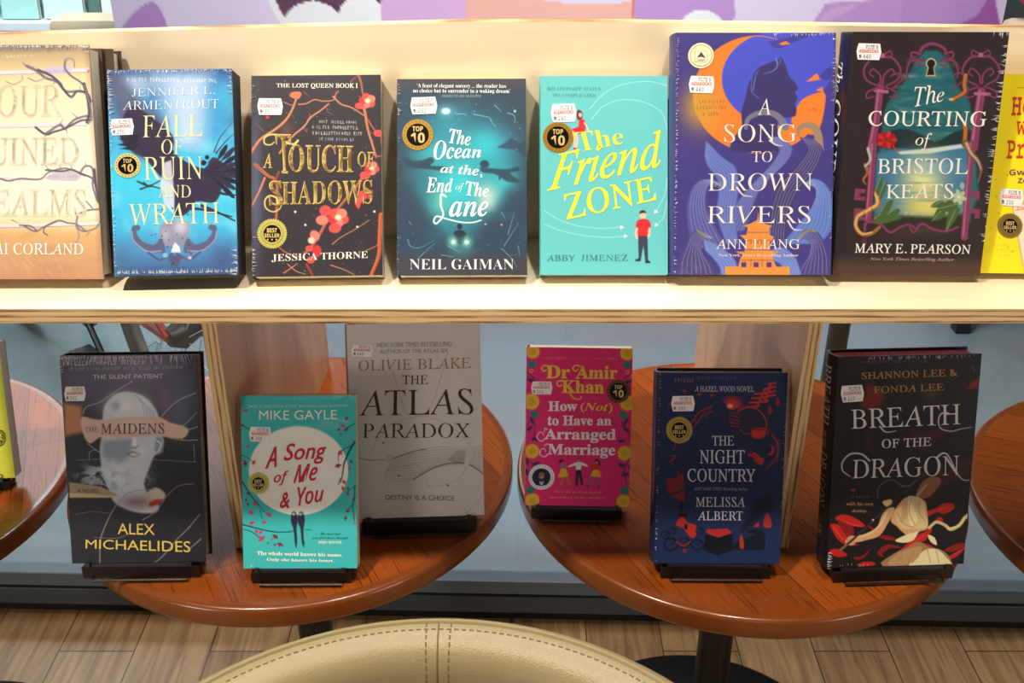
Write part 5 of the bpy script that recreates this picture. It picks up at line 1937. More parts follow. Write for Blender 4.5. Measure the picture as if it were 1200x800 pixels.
# ---- grey marble bust hardback
def art_bust():
    A = Art([(70.5, 415.6), (229.3, 416.8), (242, 657), (84, 661)], 0.1511, 0.2383, 220, (36, 36, 44), 12)
    MA, MB_ = fr(65, 410, .1688), fr(70, 540, .17495)
    A.fr = MA
    A.glow(560, 120, 520, 380, (122, 116, 146), .95)
    A.glow(160, 200, 220, 200, (96, 100, 122), .7)
    n = A.noise(34, 34, 3)
    A.mix((n - .45) * .9 * (A.Y < 545), (78, 74, 100))
    A.glow(860, 420, 130, 240, (112, 140, 160), .55)
    A.glow(760, 350, 60, 120, (170, 120, 150), .45)
    A.glow(150, 680, 120, 160, (40, 44, 56), .8)
    # torn warm strip across the eyes
    A.poly([(60, 360), (180, 380), (200, 560), (60, 590)], (200, 136, 92), soft=3)
    # bust
    ST, ST2, STD = (240, 244, 248), (208, 218, 230), (136, 146, 166)
    A.poly([(330, 470), (345, 380), (420, 300), (510, 285), (600, 310), (680, 380), (725, 470), (740, 560), (755, 640), (735, 700), (690, 730), (660, 800), (620, 920), (660, 1010), (720, 1060), (700, 1120), (560, 1120), (420, 1060), (370, 960), (330, 860), (310, 700), (320, 600)], ST2, soft=1.4, smooth=4)
    A.glow(480, 380, 150, 90, ST, .9)
    A.glow(420, 380, 40, 40, STD, .6)
    A.glow(620, 380, 60, 60, ST, .7)
    for k in range(5):
        A.line([(560 + k * 28, 310 + k * 26), (600 + k * 24, 360 + k * 26), (620 + k * 24, 440 + k * 14)], 5, (160, 168, 184), alpha=.7)
    A.poly([(700, 600), (740, 600), (750, 700), (720, 720), (690, 690)], STD, soft=1, alpha=.8)
    A.line([(705, 620), (735, 650), (715, 700)], 8, ST)
    A.poly([(330, 620), (520, 610), (545, 640), (500, 760), (420, 780), (330, 740)], (142, 160, 178), soft=3, alpha=.85)
    A.poly([(545, 600), (560, 600), (575, 660), (530, 655)], (250, 250, 250), soft=.8)
    A.line([(530, 670), (560, 672), (575, 655)], 8, (120, 110, 116))
    A.line([(505, 712), (540, 700), (590, 715)], 12, (150, 120, 124))
    A.line([(510, 722), (550, 735), (590, 720)], 6, (110, 96, 104))
    A.glow(600, 700, 60, 60, ST, .6)
    A.poly([(185, 455), (300, 475), (520, 460), (720, 465), (800, 500), (920, 540), (880, 610), (700, 590), (480, 600), (330, 590), (240, 640), (190, 560)], (226, 190, 176), soft=1, smooth=3)
    A.glow(560, 520, 220, 50, (238, 214, 208), .7)
    A.fr = MB_
    n = A.noise(9, 7, 6, 4)
    m = np.clip((n - .40) * 7, 0, 1) * np.exp(-(((A.X - 134) / 42) ** 2 + ((A.Y - 557) / 19) ** 2) ** 2)
    A.mix(m * .95, (226, 238, 246))
    A.glow(520, 60, 90, 80, (232, 238, 242), .6)
    m = np.clip((A.noise(7, 6, 8, 4) - .5) * 6, 0, 1) * np.exp(-(((A.X - 122) / 36) ** 2 + ((A.Y - 562) / 12) ** 2) ** 2)
    A.mix(m * .5, (120, 146, 166))
    A.poly([(560, 240), (640, 170), (710, 210), (690, 260), (600, 300)], (222, 208, 200), soft=1.4, smooth=3)
    A.poly([(600, 280), (640, 255), (690, 250), (690, 270), (620, 300)], (196, 50, 44), soft=1.2, smooth=3)
    A.glow(520, 270, 120, 50, (120, 64, 62), .6)
    A.poly([(60, 135), (150, 145), (280, 165), (400, 225), (330, 235), (65, 238)], (178, 160, 128), soft=.8, smooth=0)
    A.poly([(60, 205), (330, 225), (400, 228), (330, 240), (65, 240)], (226, 202, 150), soft=.8)
    CR = (176, 160, 146)
    for p, w in (([(270, 690), (270, 560), (280, 500), (340, 360), (420, 240), (500, 195), (640, 185)], 6), ([(900, 145), (800, 160), (720, 230), (650, 330), (560, 390)], 5), ([(620, 695), (700, 630), (790, 520), (860, 450), (940, 350)], 5), ([(860, 590), (900, 560), (950, 515)], 5), ([(100, 355), (220, 335), (335, 345)], 3), ([(230, 510), (380, 515), (480, 480)], 3)):
        A.line(p, w, CR, alpha=.9)
    A.fr = MA
    for p, w in (([(535, 215), (440, 270), (320, 350), (220, 385), (195, 430)], 5), ([(970, 300), (860, 345), (780, 410), (730, 470)], 5), ([(980, 430), (900, 510), (860, 520)], 4), ([(985, 620), (880, 620), (780, 600)], 5), ([(985, 530), (900, 560), (880, 610)], 5), ([(225, 640), (290, 690), (350, 720)], 5), ([(290, 680), (240, 700), (235, 755)], 4), ([(150, 755), (500, 745), (975, 772)], 3), ([(960, 650), (965, 770)], 3)):
        A.line(p, w, (206, 206, 204), alpha=.85)
    A.smalltype(60, 85, 760, 26, (214, 220, 232), 4, .8)
    A.smalltype(100, 124, 890, 18, (170, 172, 186), 5, .8)
    A.T('THE SILENT PATIENT', (265, 166, 748, 196), 'sans', (210, 208, 212), 'tagline_lettering')
    A.T('THE', (208, 525, 302, 560), 'serif', (124, 100, 94))
    A.T('MAIDENS', (318, 502, 758, 576), 'serif', (104, 82, 78), off=.004)
    A.fr = MB_
    A.T('A NOVEL', (118, 180, 268, 206), 'sans', (92, 82, 66), 'tagline_lettering')
    Y = (226, 196, 92)
    A.T('ALEX', [(392, 412), (640, 416), (642, 490), (392, 486)], 'sans', Y, 'author_lettering')
    A.T('MICHAELIDES', [(174, 524), (880, 532), (882, 606), (172, 586)], 'sans', Y, 'author_lettering')
    return A


A = art_bust()
MAID = (-0.5004, 0.9545, 0.5928, 1.29, 21.09, 0.1511, 0.2383, 0.030)
b = build_book('hardcover_book', 'dark grey hardback with a marble bust, on the round table at lower left', 'book', MAID, A, True, pages=M_PAGES_GREY, spine=(30, 30, 34), group=LOW)
A.fr = fr(65, 410, .1688)
price_sticker(A, b, (64, 244, 214, 344), '242', 0, ink=(120, 60, 66))
EASELS.append((MAID, 'black easel under the grey marble bust hardback'))


# ---- turquoise moon and birds paperback
def art_birds():
    A = Art([(282, 463), (417, 464), (418.6, 665), (285.4, 666.5)], 0.1290, 0.1964, 200, (62, 190, 190), 13)
    GA, GB = fr(275, 458, .13381), fr(275, 560, .15)
    A.fr = GA
    n = A.noise(50, 50, 3)
    A.mix((n - .5) * .35, (104, 212, 208))
    A.glow(820, 290, 110, 60, (140, 206, 196), .5)
    A.ell(560, 700, 435, 388, (246, 242, 232))
    A.ell(560, 690, 435, 388, (250, 246, 236), alpha=.4)
    K, F1, F2 = (22, 54, 82), (206, 52, 84), (134, 34, 66)
    A.line([(1050, 450), (1000, 540), (960, 640), (945, 740), (930, 800)], 17, K, w2=7)
    A.line([(1030, 480), (960, 510), (915, 560), (910, 620)], 8, K, w2=4)
    A.line([(1050, 290), (980, 330)], 7, K)
    A.line([(50, 290), (95, 315), (130, 330)], 6, K)
    A.line([(60, 560), (100, 575), (150, 610)], 6, K)
    A.fr = GB
    A.line([(60, 30), (110, 110), (170, 190), (240, 270)], 10, K, w2=5)
    A.line([(60, 365), (180, 395), (300, 420), (420, 422), (470, 410)], 10, K, w2=6)
    A.line([(560, 405), (610, 405)], 7, K, w2=3)
    A.line([(70, 402), (130, 420), (200, 470)], 6, K)
    A.line([(940, 60), (925, 200), (870, 260)], 8, K, w2=4)
    A.line([(920, 200), (935, 330)], 6, K)
    A.line([(830, 0), (812, 50)], 6, K)
    A.line([(880, 110), (940, 60)], 5, K)
    A.line([(200, 250), (215, 320)], 4, K)

    def leaf(x, yv, s, c, rot):
        for k in range(3):
            a = R(rot + (k - 1) * 55)
            A.ell(x + s * .5 * math.cos(a), yv + s * .5 * math.sin(a), s * .55, s * .28, c, rot=math.degrees(a))
    rg = A.rng
    for x, yv, s in ((170, 200, 24), (125, 280, 26), (130, 345, 26), (180, 415, 22), (210, 430, 22), (220, 485, 34), (325, 450, 28), (360, 510, 28), (235, 355, 22), (110, 120, 16), (110, 205, 16), (275, 280, 28), (95, 175, 14), (850, 35, 22), (840, 85, 22), (878, 125, 18), (890, 85, 14), (935, 170, 18), (860, 310, 20), (885, 265, 18), (935, 345, 14), (935, 290, 12), (320, 520, 12), (290, 480, 12), (260, 505, 10)):
        leaf(x, yv, s, (F1, F2)[rg.randint(2)], rg.uniform(0, 360))
    A.fr = GA
    for x, yv, s in ((95, 175, 26), (70, 290, 14), (120, 490, 20), (190, 445, 18), (105, 630, 32), (160, 620, 26), (990, 250, 24), (950, 300, 26), (980, 350, 24), (920, 345, 18), (915, 535, 34), (905, 645, 30), (1015, 625, 18), (1000, 680, 20), (935, 380, 12), (960, 790, 18)):
        leaf(x, yv, s, (F1, F2)[rg.randint(2)], rg.uniform(0, 360))
    A.fr = GB
    BK = (44, 42, 66)
    for x0, d in ((470, 0), (525, 1)):
        A.poly([(x0 - 28, 310), (x0 - 24, 285), (x0 - 5, 268), (x0 + 18, 285), (x0 + 26, 330), (x0 + 16, 400), (x0 + (18 if d else 22), 490), (x0 + (20 if d else 12), 545), (x0 + 2, 500), (x0 - 8, 400), (x0 - 26, 350)], BK, soft=.5, smooth=3)
        A.ell(x0 - 3, 276, 18, 16, (70, 150, 150))
        A.ell(x0 - 8, 284, 10, 8, (222, 216, 206))
    A.poly([(478, 480), (486, 550), (470, 490)], BK)
    A.poly([(540, 470), (552, 520), (530, 480)], BK)
    RD, W = (206, 42, 62), (244, 248, 240)
    A.fr = GA
    A.smalltype(350, 66, 900, 14, (196, 232, 228), 4, .8)
    A.T('MULTI-MILLION-COPY BESTSELLING AUTHOR', (128, 120, 992, 142), 'sansb', (190, 232, 228), 'tagline_lettering', off=-.02)
    A.T('MIKE GAYLE', (216, 168, 898, 250), 'sans', W, 'author_lettering')
    A.T('A', [(285, 500), (385, 480), (370, 665), (268, 682)], 'sansi', RD, off=.02)
    A.T('Song', [(440, 462), (812, 440), (800, 635), (428, 660)], 'slant', RD, off=.014)
    A.T('of', [(352, 712), (478, 695), (465, 828), (340, 830)], 'sansi', RD, off=.018)
    A.T('Me', [(540, 650), (735, 630), (725, 782), (515, 810)], 'sansi', RD, off=.018)
    A.fr = GB
    A.T('&', [(372, 112), (445, 108), (432, 235), (350, 238)], 'sansi', RD, off=.02)
    A.T('You', [(492, 72), (700, 66), (696, 180), (492, 222)], 'sansi', RD, off=.02)
    A.T('The sweet and', (672, 422, 828, 442), 'script', (30, 80, 92), 'quote_lettering')
    A.T('graceful chorus through', (608, 455, 882, 480), 'script', (30, 80, 92), 'quote_lettering')
    A.T('JOJO MOYES', (656, 490, 836, 514), 'sansb', W, 'quote_lettering')
    A.T('The whole world knows his name.', [(178, 572), (842, 585), (842, 612), (178, 604)], 'bold', W, 'tagline_lettering', off=.012)
    A.T('Only she knows his heart.', [(254, 624), (776, 632), (776, 660), (254, 655)], 'bold', W, 'tagline_lettering', off=.012)
    return A


A = art_birds()
ME = (-0.3043, 0.9477, 0.5913, 0.22, 24.97, 0.1290, 0.1964, 0.022)
b = build_book('paperback_book', 'turquoise paperback with a white moon and two dark birds, on the left table', 'book', ME, A, False, spine=(60, 170, 170), group=LOW)
A.fr = fr(275, 458, .13381)
price_sticker(A, b, (128, 312, 324, 442), '350', 2)
A.fr = fr(275, 560, .15)
award_seal(A, b, 188, 42, 86, 'best', gold=(206, 196, 96))
EASELS.append((ME, 'black wire easel under the turquoise moon and birds paperback'))


# ---- silver line-drawing hardback
def art_silver():
    A = Art([(404.5, 356), (563.8, 356), (566, 600.3), (414, 611)], 0.1573, 0.2344, 220, (214, 207, 205), 14)
    A.quad = [(405, 360), (563.8, 360), (566, 600.3), (414, 611)]
    PA, PB = fr(400, 375, .15625), fr(400, 490, .15625)
    A.fr = PA
    n = A.noise(60, 50, 3)
    A.mix((n - .45) * .5, (226, 220, 218))
    A.mix(np.clip((A.Y - 500) / 110, 0, 1) * .25, (150, 150, 146))
    L = (122, 112, 104)
    A.line([(340, 120), (400, 320), (470, 560), (500, 640)], 3, L, alpha=.7)
    A.line([(810, 120), (770, 280), (700, 520), (640, 650)], 3, L, alpha=.7)
    A.fr = PB
    for p in ([(230, 220), (300, 60), (430, -40), (620, -80), (800, -20), (920, 100), (960, 240), (900, 400), (760, 480), (640, 500)], [(360, 480), (330, 400), (420, 340), (620, 300)], [(930, 700), (1030, 580), (1060, 520)], [(700, 480), (640, 480), (660, 420)]):
        A.line(p, 3, L, alpha=.65)
    # ribbons of fine contour lines
    a = cr([(390, 268), (560, 205), (720, 172), (860, 178), (930, 215)], 14)
    b2 = cr([(320, 400), (420, 455), (540, 440), (690, 345), (930, 300)], 14)
    for t in np.linspace(0, 1, 13):
        A.line(a * (1 - t) + b2 * t, 3, (104, 94, 88), smooth=0, alpha=.75)
    a = cr([(800, 270), (880, 200), (960, 180), (1062, 150)], 10)
    b2 = cr([(860, 300), (930, 290), (980, 310), (1062, 370)], 10)
    for t in np.linspace(0, 1, 12):
        A.line(a * (1 - t) + b2 * t, 3, (104, 94, 88), smooth=0, alpha=.7)
    A.line([(390, 268), (560, 205), (640, 190)], 6, (84, 74, 68))
    A.line([(540, 440), (690, 345), (820, 300), (960, 310), (1065, 385)], 7, (90, 80, 74))
    A.line([(125, 262), (200, 285), (330, 280)], 5, (104, 88, 76))
    A.poly([(925, 90), (985, 80), (980, 240), (945, 330), (920, 320), (935, 200)], (206, 202, 198), soft=1)
    A.poly([(335, 240), (390, 240), (400, 300), (350, 300)], (196, 190, 186), soft=1)
    for x, yv in ((320, 140), (435, 410), (800, 478)):
        A.ell(x, yv, 8, None, (84, 76, 72))
    D, G = (58, 46, 42), (164, 134, 88)
    A.fr = PA
    A.T('NEW YORK TIMES BESTSELLING', (270, 38, 836, 78), 'sans', (150, 140, 134), 'tagline_lettering')
    A.T('AUTHOR OF THE ATLAS SIX', (292, 96, 812, 130), 'sans', (150, 140, 134), 'tagline_lettering')
    A.T('OLIVIE BLAKE', [(126, 185), (978, 172), (978, 262), (126, 276)], 'serif', G, 'author_lettering')
    A.T('THE', (466, 316, 658, 390), 'serif', D)
    A.T('ATLAS', [(130, 440), (992, 428), (992, 640), (130, 655)], 'serif', D, off=-.004)
    A.fr = PB
    A.T('PARADOX', [(160, -18), (968, -28), (968, 92), (160, 104)], 'serif', D, off=-.004)
    A.T('DESTINY IS A CHOICE', [(335, 568), (848, 560), (848, 600), (335, 606)], 'sans', (78, 68, 62), 'tagline_lettering')
    return A


A = art_silver()
ATL = (-0.1905, 1.0328, 0.5955, 2.99, 21.96, 0.1573, 0.2344, 0.034)
b = build_book('hardcover_book', 'silver grey hardback with tall dark lettering and fine line drawing', 'book', ATL, A, True, spine=(150, 146, 144), group=LOW)
A.fr = fr(400, 375, .15625)
price_sticker(A, b, (70, 52, 238, 152), '440', 3)
EASELS.append((ATL, 'black easel under the silver grey hardback'))


# ---- pink wedding paperback
def art_pink():
    A = Art([(617, 406.4), (741.5, 408.5), (737, 594.5), (616, 591)], 0.1275, 0.1962, 190, (232, 42, 120), 15)
    AA, AB = fr(610, 400, .125), fr(610, 495, .1312)
    A.fr = AA
    n = A.noise(50, 50, 3)
    A.mix((n - .5) * .4, (240, 70, 140))
    Y, Y2, T, N = (240, 196, 62), (206, 150, 44), (30, 134, 128), (66, 48, 110)

    def flower(x, yv, s, half):
        for k in range(18):
            a = 2 * PI * k / 18
            A.poly([(x + s * .7 * math.cos(a - .17), yv + s * .7 * math.sin(a - .17)), (x + s * 1.25 * math.cos(a), yv + s * 1.25 * math.sin(a)), (x + s * .7 * math.cos(a + .17), yv + s * .7 * math.sin(a + .17))], Y)
        A.ell(x, yv, s, None, Y)
        A.ell(x, yv, s * .55, None, Y2, soft=1.5, alpha=.5)
    for x, yv, s in ((110, 95, 62), (1000, 110, 66), (100, 565, 72), (1005, 580, 70)):
        flower(x, yv, s, 0)
    for x, yv in ((105, 215), (1000, 225), (130, 685), (965, 695)):
        A.poly([(x - 34, yv - 22), (x, yv - 36), (x + 32, yv - 16), (x + 26, yv + 24), (x - 6, yv + 36), (x - 32, yv + 18)], T, smooth=4)
    for x, yv in ((95, 275), (1005, 290), (1045, 330)):
        A.ell(x, yv, 20, None, (244, 150, 130), hole=.5)
    for p in ([(60, 290), (130, 350)], [(1040, 300), (970, 350)], [(90, 740), (60, 800)], [(990, 740), (950, 800)]):
        A.line(p, 8, N)
    for x, yv, ro in ((100, 365, 20), (1000, 385, 160), (110, 745, 60), (985, 760, 120)):
        A.ell(x, yv, 40, 16, N, rot=ro)
    A.fr = AB
    for x, yv, s in ((105, 255, 60), (930, 280, 62), (110, 690, 60), (920, 710, 60)):
        flower(x, yv, s, 0)
    for x, yv in ((92, 598), (928, 612)):
        A.poly([(x - 30, yv - 16), (x, yv - 34), (x + 36, yv - 20), (x + 28, yv + 20), (x - 4, yv + 34), (x - 32, yv + 18)], T, smooth=4)
    for p in ([(130, 20), (120, 150)], [(70, 330), (110, 380), (60, 480)], [(900, 0), (950, 60), (985, 140)], [(880, 350), (920, 420), (950, 560)], [(970, 330), (910, 470)]):
        A.line(p, 8, N)
    for x, yv, ro in ((80, 55, -40), (130, 150, 10), (905, 172, 0), (945, 70, 30), (140, 365, -20), (905, 385, 10), (940, 470, -10), (60, 440, 70), (980, 420, 70), (60, 350, 80)):
        A.ell(x, yv, 34, 14, N, rot=ro)
    # round portrait badge: a smiling person in dark clothes
    A.ell(190, 485, 115, 112, (238, 236, 240))
    A.ell(188, 486, 82, 78, (26, 40, 74))
    A.ell(190, 468, 26, 36, (150, 96, 72))
    A.poly([(163, 455), (170, 425), (190, 418), (212, 428), (218, 458), (205, 442), (178, 442)], (18, 14, 16), smooth=3)
    A.poly([(165, 556), (172, 520), (190, 530), (210, 520), (218, 556)], (196, 190, 200))
    A.poly([(120, 530), (165, 510), (180, 562), (140, 555)], (18, 26, 52))
    A.poly([(200, 562), (216, 508), (258, 528), (235, 555)], (18, 26, 52))
    A.line([(178, 484), (190, 490), (202, 484)], 5, (245, 235, 225))
    for k in range(26):
        a = 2 * PI * k / 26
        A.ell(190 + 99 * math.cos(a), 485 + 97 * math.sin(a), 5, None, (120, 116, 136), alpha=.8)
    # two dancing women and a man holding hands
    SK = (196, 130, 100)
    A.ell(368, 352, 16, 18, SK)
    A.poly([(345, 345), (370, 328), (390, 345), (380, 350), (350, 365)], (30, 24, 34), smooth=3)
    A.poly([(355, 375), (400, 372), (405, 410), (365, 410)], (110, 120, 128))
    A.line([(400, 385), (430, 395)], 8, SK)
    A.poly([(365, 410), (405, 408), (430, 475), (400, 490), (335, 488)], (236, 180, 58))
    A.line([(380, 490), (365, 560)], 12, SK)
    A.line([(415, 485), (450, 555)], 12, SK)
    A.ell(515, 335, 16, 18, SK)
    A.poly([(500, 330), (515, 316), (532, 330), (515, 326)], (24, 20, 24))
    A.poly([(485, 360), (545, 355), (600, 385), (595, 398), (545, 385), (540, 425), (495, 428), (492, 385), (435, 402), (430, 390)], (244, 240, 240), smooth=2)
    A.poly([(495, 425), (540, 425), (560, 555), (540, 560), (520, 460), (510, 565), (490, 570)], (40, 36, 60))
    A.ell(680, 355, 15, 17, SK)
    A.poly([(660, 350), (680, 332), (705, 350), (710, 395), (695, 380), (690, 350)], (40, 26, 34), smooth=3)
    A.poly([(645, 375), (700, 378), (715, 400), (700, 430), (650, 430), (610, 412), (615, 400)], (206, 60, 40))
    A.poly([(650, 425), (700, 425), (722, 490), (620, 485)], (240, 178, 50))
    A.line([(640, 490), (610, 570)], 15, (70, 120, 140))
    A.line([(680, 490), (695, 575)], 15, (70, 120, 140))
    A.line([(590, 570), (610, 575)], 10, (90, 40, 40))
    A.line([(690, 590), (706, 575)], 10, (90, 40, 40))
    A.fr = AA
    A.smalltype(210, 154, 440, 14, (246, 226, 232), 3)
    A.smalltype(462, 158, 650, 14, (244, 170, 90), 5)
    A.smalltype(695, 162, 910, 14, (246, 200, 170), 6)
    YY, W = (246, 204, 70), (246, 240, 244)
    A.T('Dr', [(236, 222), (460, 226), (458, 348), (236, 344)], 'bold', YY, off=.012)
    A.T('Amir', [(520, 228), (908, 232), (906, 354), (512, 350)], 'bold', YY, off=.012)
    A.T('Khan', [(384, 362), (782, 372), (780, 492), (384, 486)], 'bold', YY, off=.012)
    for p in ([(250, 235), (215, 225), (195, 255), (215, 280), (240, 265)], [(560, 235), (510, 225), (488, 255), (510, 280), (535, 262)], [(395, 372), (355, 372), (338, 400), (360, 422), (385, 408)], [(450, 470), (490, 530), (545, 545), (570, 520)]):
        A.line(p, 15, YY, w2=10)
    A.T('How', (258, 562, 530, 655), 'bold', W, off=.012)
    A.T('(Not)', [(560, 575), (862, 580), (860, 682), (560, 672)], 'bital', YY)
    A.T('to Have an', [(252, 694), (852, 704), (850, 792), (252, 788)], 'bold', W, off=.012)
    A.fr = AB
    A.T('Arranged', [(215, 55), (852, 60), (850, 188), (215, 176)], 'bold', W, off=.012)
    A.T('Marriage', [(245, 190), (848, 200), (846, 326), (245, 312)], 'bold', W, off=.012)
    for p in ([(235, 130), (190, 165), (150, 140), (160, 95), (195, 90), (205, 115)], [(255, 275), (215, 305), (175, 285), (185, 240), (215, 235), (225, 258)], [(235, 60), (215, 55), (215, 85)], [(262, 195), (225, 195), (215, 215)]):
        A.line(p, 10, W, w2=6)
    A.T("He's the perfect match", [(305, 602), (722, 618), (720, 642), (305, 628)], 'bold', (240, 150, 100), 'tagline_lettering')
    A.T('(according to his mother)', [(262, 652), (755, 664), (752, 690), (262, 680)], 'bold', (240, 150, 100), 'tagline_lettering')
    return A


A = art_pink()
AMI = (0.0161, 1.0671, 0.5906, -1.76, 21.0, 0.1275, 0.1962, 0.024)
b = build_book('paperback_book', 'bright pink paperback with yellow flower borders, on the right table', 'book', AMI, A, False, spine=(226, 60, 124), back=(232, 220, 214), group=LOW)
A.fr = fr(610, 400, .125)
price_sticker(A, b, (96, 376, 296, 496), '350', 1)
award_seal(A, b, 915, 470, 110, 'top', gold=(96, 74, 38))
EASELS.append((AMI, 'black easel under the bright pink paperback'))


# ---- navy hardback with red drawings
def art_navy():
    A = Art([(773, 436), (923, 437), (914, 660), (766, 660)], 0.1426, 0.2210, 210, (30, 44, 84), 16)
    NA, NB = fr(760, 430, .15004), fr(755, 545, .16252)
    A.fr = NA
    n = A.noise(50, 50, 3)
    A.mix((n - .42) * .8, (40, 58, 104))
    A.glow(800, 420, 190, 200, (52, 42, 54), .8)
    A.glow(300, 200, 160, 130, (40, 40, 66), .6)
    RD, RD2, K = (196, 54, 46), (150, 44, 46), (16, 18, 30)
    for k in range(20):
        a = R(-150 + k * 12)
        if -170 < math.degrees(a) < 20:
            A.line([(655 + 45 * math.cos(a), 300 + 40 * math.sin(a)), (655 + 95 * math.cos(a), 300 + 88 * math.sin(a))], 8, RD, w2=3, smooth=0)
    A.ell(655, 290, 48, 40, RD)
    A.ell(640, 300, 22, 16, (236, 176, 120))
    for yv in (350, 376, 402, 428, 452):
        A.line([(640, yv), (712, yv + 12)], 9, RD2, smooth=0)
    for j in range(4):
        o = j * 34
        A.line([(770 + o * .6, 310 - o), (860 + o * .5, 300 - o), (850 + o * .5, 275 - o), (930 + o * .3, 262 - o), (900 + o * .4, 235 - o), (990, 215 - o * .9)], 15, RD)
    for x, yv in ((945, 330), (1005, 265)):
        A.poly([(x, yv - 40), (x + 22, yv + 18), (x, yv + 36), (x - 14, yv + 12)], RD2, smooth=3)
    A.line([(340, 430), (400, 350), (500, 300)], 12, RD2)
    A.line([(360, 460), (420, 380), (510, 340)], 9, RD2)
    A.line([(370, 400), (380, 440), (440, 340), (450, 390), (490, 310)], 6, RD2)
    A.line([(700, 340), (780, 310), (870, 340), (920, 420), (915, 490)], 9, RD)
    A.line([(715, 480), (760, 520), (830, 500)], 8, RD2)
    A.poly([(805, 490), (840, 472), (910, 470), (920, 490), (900, 545), (840, 552), (810, 540)], RD, smooth=3)
    A.ell(860, 482, 46, 13, RD2)
    A.ell(925, 500, 16, 20, RD, hole=.6)
    A.ell(945, 640, 36, 44, RD)
    A.ell(930, 632, 34, 42, (40, 40, 60))
    A.line([(965, 520), (1010, 600), (1000, 690), (920, 790)], 16, RD2, w2=10)
    for k in range(8):
        A.line([(985 + k * 4, 560 + k * 22), (1030 - k * 4, 566 + k * 24)], 5, RD)
    A.poly([(770, 680), (830, 660), (880, 700), (905, 720), (880, 760), (830, 730), (820, 700)], RD, smooth=2)
    A.line([(800, 660), (860, 740)], 10, RD2)
    A.line([(170, 690), (215, 690), (175, 730), (195, 760)], 9, RD2)
    A.line([(195, 640), (215, 600)], 7, RD2)
    A.line([(160, 320), (170, 280)], 7, RD2)
    for x, yv in ((285, 185), (400, 212), (500, 218)):
        A.line([(x - 14, yv), (x + 14, yv)], 6, RD, smooth=0)
        A.line([(x, yv - 14), (x, yv + 14)], 6, RD, smooth=0)
    A.dots(20, (160, 160, 560, 320), (3, 6), RD2, 3)
    A.smalltype(215, 100, 360, 22, (176, 140, 70), 4)
    A.smalltype(380, 85, 690, 18, (110, 104, 124), 5)
    A.fr = NB
    A.poly([(165, 95), (230, 90), (280, 50), (290, 260), (240, 240), (170, 200)], (128, 40, 44), smooth=2)
    A.line([(175, 215), (290, 170)], 12, (40, 34, 60))
    A.line([(245, 90), (250, 40)], 9, (128, 40, 44))
    A.line([(270, 250), (265, 330)], 12, K)
    A.poly([(225, 430), (270, 360), (310, 410), (375, 430), (370, 510), (330, 520), (280, 450)], (178, 48, 40), smooth=2)
    A.poly([(240, 345), (310, 340), (300, 370), (250, 368)], K)
    A.ell(300, 440, 12, 22, K)
    for cx, cy, r_ in ((190, 570, 55), (380, 570, 46), (150, 500, 34), (290, 560, 44), (400, 470, 30), (200, 470, 30)):
        A.ell(cx, cy, r_, r_ * .9, K, hole=.78)
        A.line([(cx, cy), (cx + r_ * .6, cy - r_ * .4), (cx + r_ * .2, cy - r_ * .8)], 8, K)
    A.line([(230, 550), (280, 580), (330, 550)], 12, (128, 40, 44))
    A.ell(290, 615, 16, 16, (128, 40, 44))
    A.poly([(440, 490), (535, 520), (640, 485), (640, 610), (530, 650), (425, 610)], K)
    A.poly([(445, 460), (600, 452), (635, 485), (535, 518), (450, 488)], (178, 44, 42))
    A.poly([(740, 520), (860, 480), (870, 590), (820, 610), (640, 600), (680, 540)], (20, 26, 42), smooth=3)
    A.ell(800, 475, 55, 18, (20, 26, 42))
    A.poly([(690, 520), (705, 500), (720, 560), (715, 600), (690, 590)], (180, 60, 40), smooth=2)
    A.poly([(785, 440), (825, 400), (830, 440)], (190, 50, 44))
    A.poly([(870, 360), (895, 340), (915, 390), (920, 440), (860, 440)], (178, 50, 46), smooth=2)
    A.poly([(690, 470), (770, 330), (820, 240), (900, 200), (940, 300), (880, 330), (800, 400), (720, 470)], (20, 24, 40), soft=3, alpha=.8)
    A.mix(np.clip((A.Y - 640) / 30, 0, 1) * .5, (34, 62, 104))
    W = (222, 222, 230)
    A.fr = NA
    A.T('A HAZEL WOOD NOVEL', [(366, 146), (826, 148), (826, 192), (366, 188)], 'serif', (186, 188, 202), 'series_lettering', off=.008)
    A.T('THE', (498, 532, 668, 606), 'serif', W, off=.002)
    A.T('NIGHT', (402, 640, 752, 748), 'serif', W, off=.004)
    A.fr = NB
    A.T('COUNTRY', (312, 20, 802, 114), 'serif', W, off=.004)
    A.T('NEW YORK TIMES Bestselling Author', (360, 152, 745, 182), 'ital', (170, 174, 190), 'tagline_lettering')
    A.T('MELISSA', (372, 224, 728, 296), 'serif', W, 'author_lettering', off=.004)
    A.T('ALBERT', (384, 326, 712, 392), 'serif', W, 'author_lettering', off=.004)
    return A


A = art_navy()
NIG = (0.1622, 0.9564, 0.5919, -0.50, 19.20, 0.1426, 0.2210, 0.030)
b = build_book('hardcover_book', 'navy hardback with small red drawings, middle front of the right table', 'book', NIG, A, True, pages=M_PAGES_GREY, spine=(28, 42, 84), group=LOW)
A.fr = fr(760, 430, .15004)
price_sticker(A, b, (180, 222, 364, 340), '280', -1)
award_seal(A, b, 242, 486, 106, 'best', gold=(200, 168, 84))
EASELS.append((NIG, 'black easel under the navy hardback'))


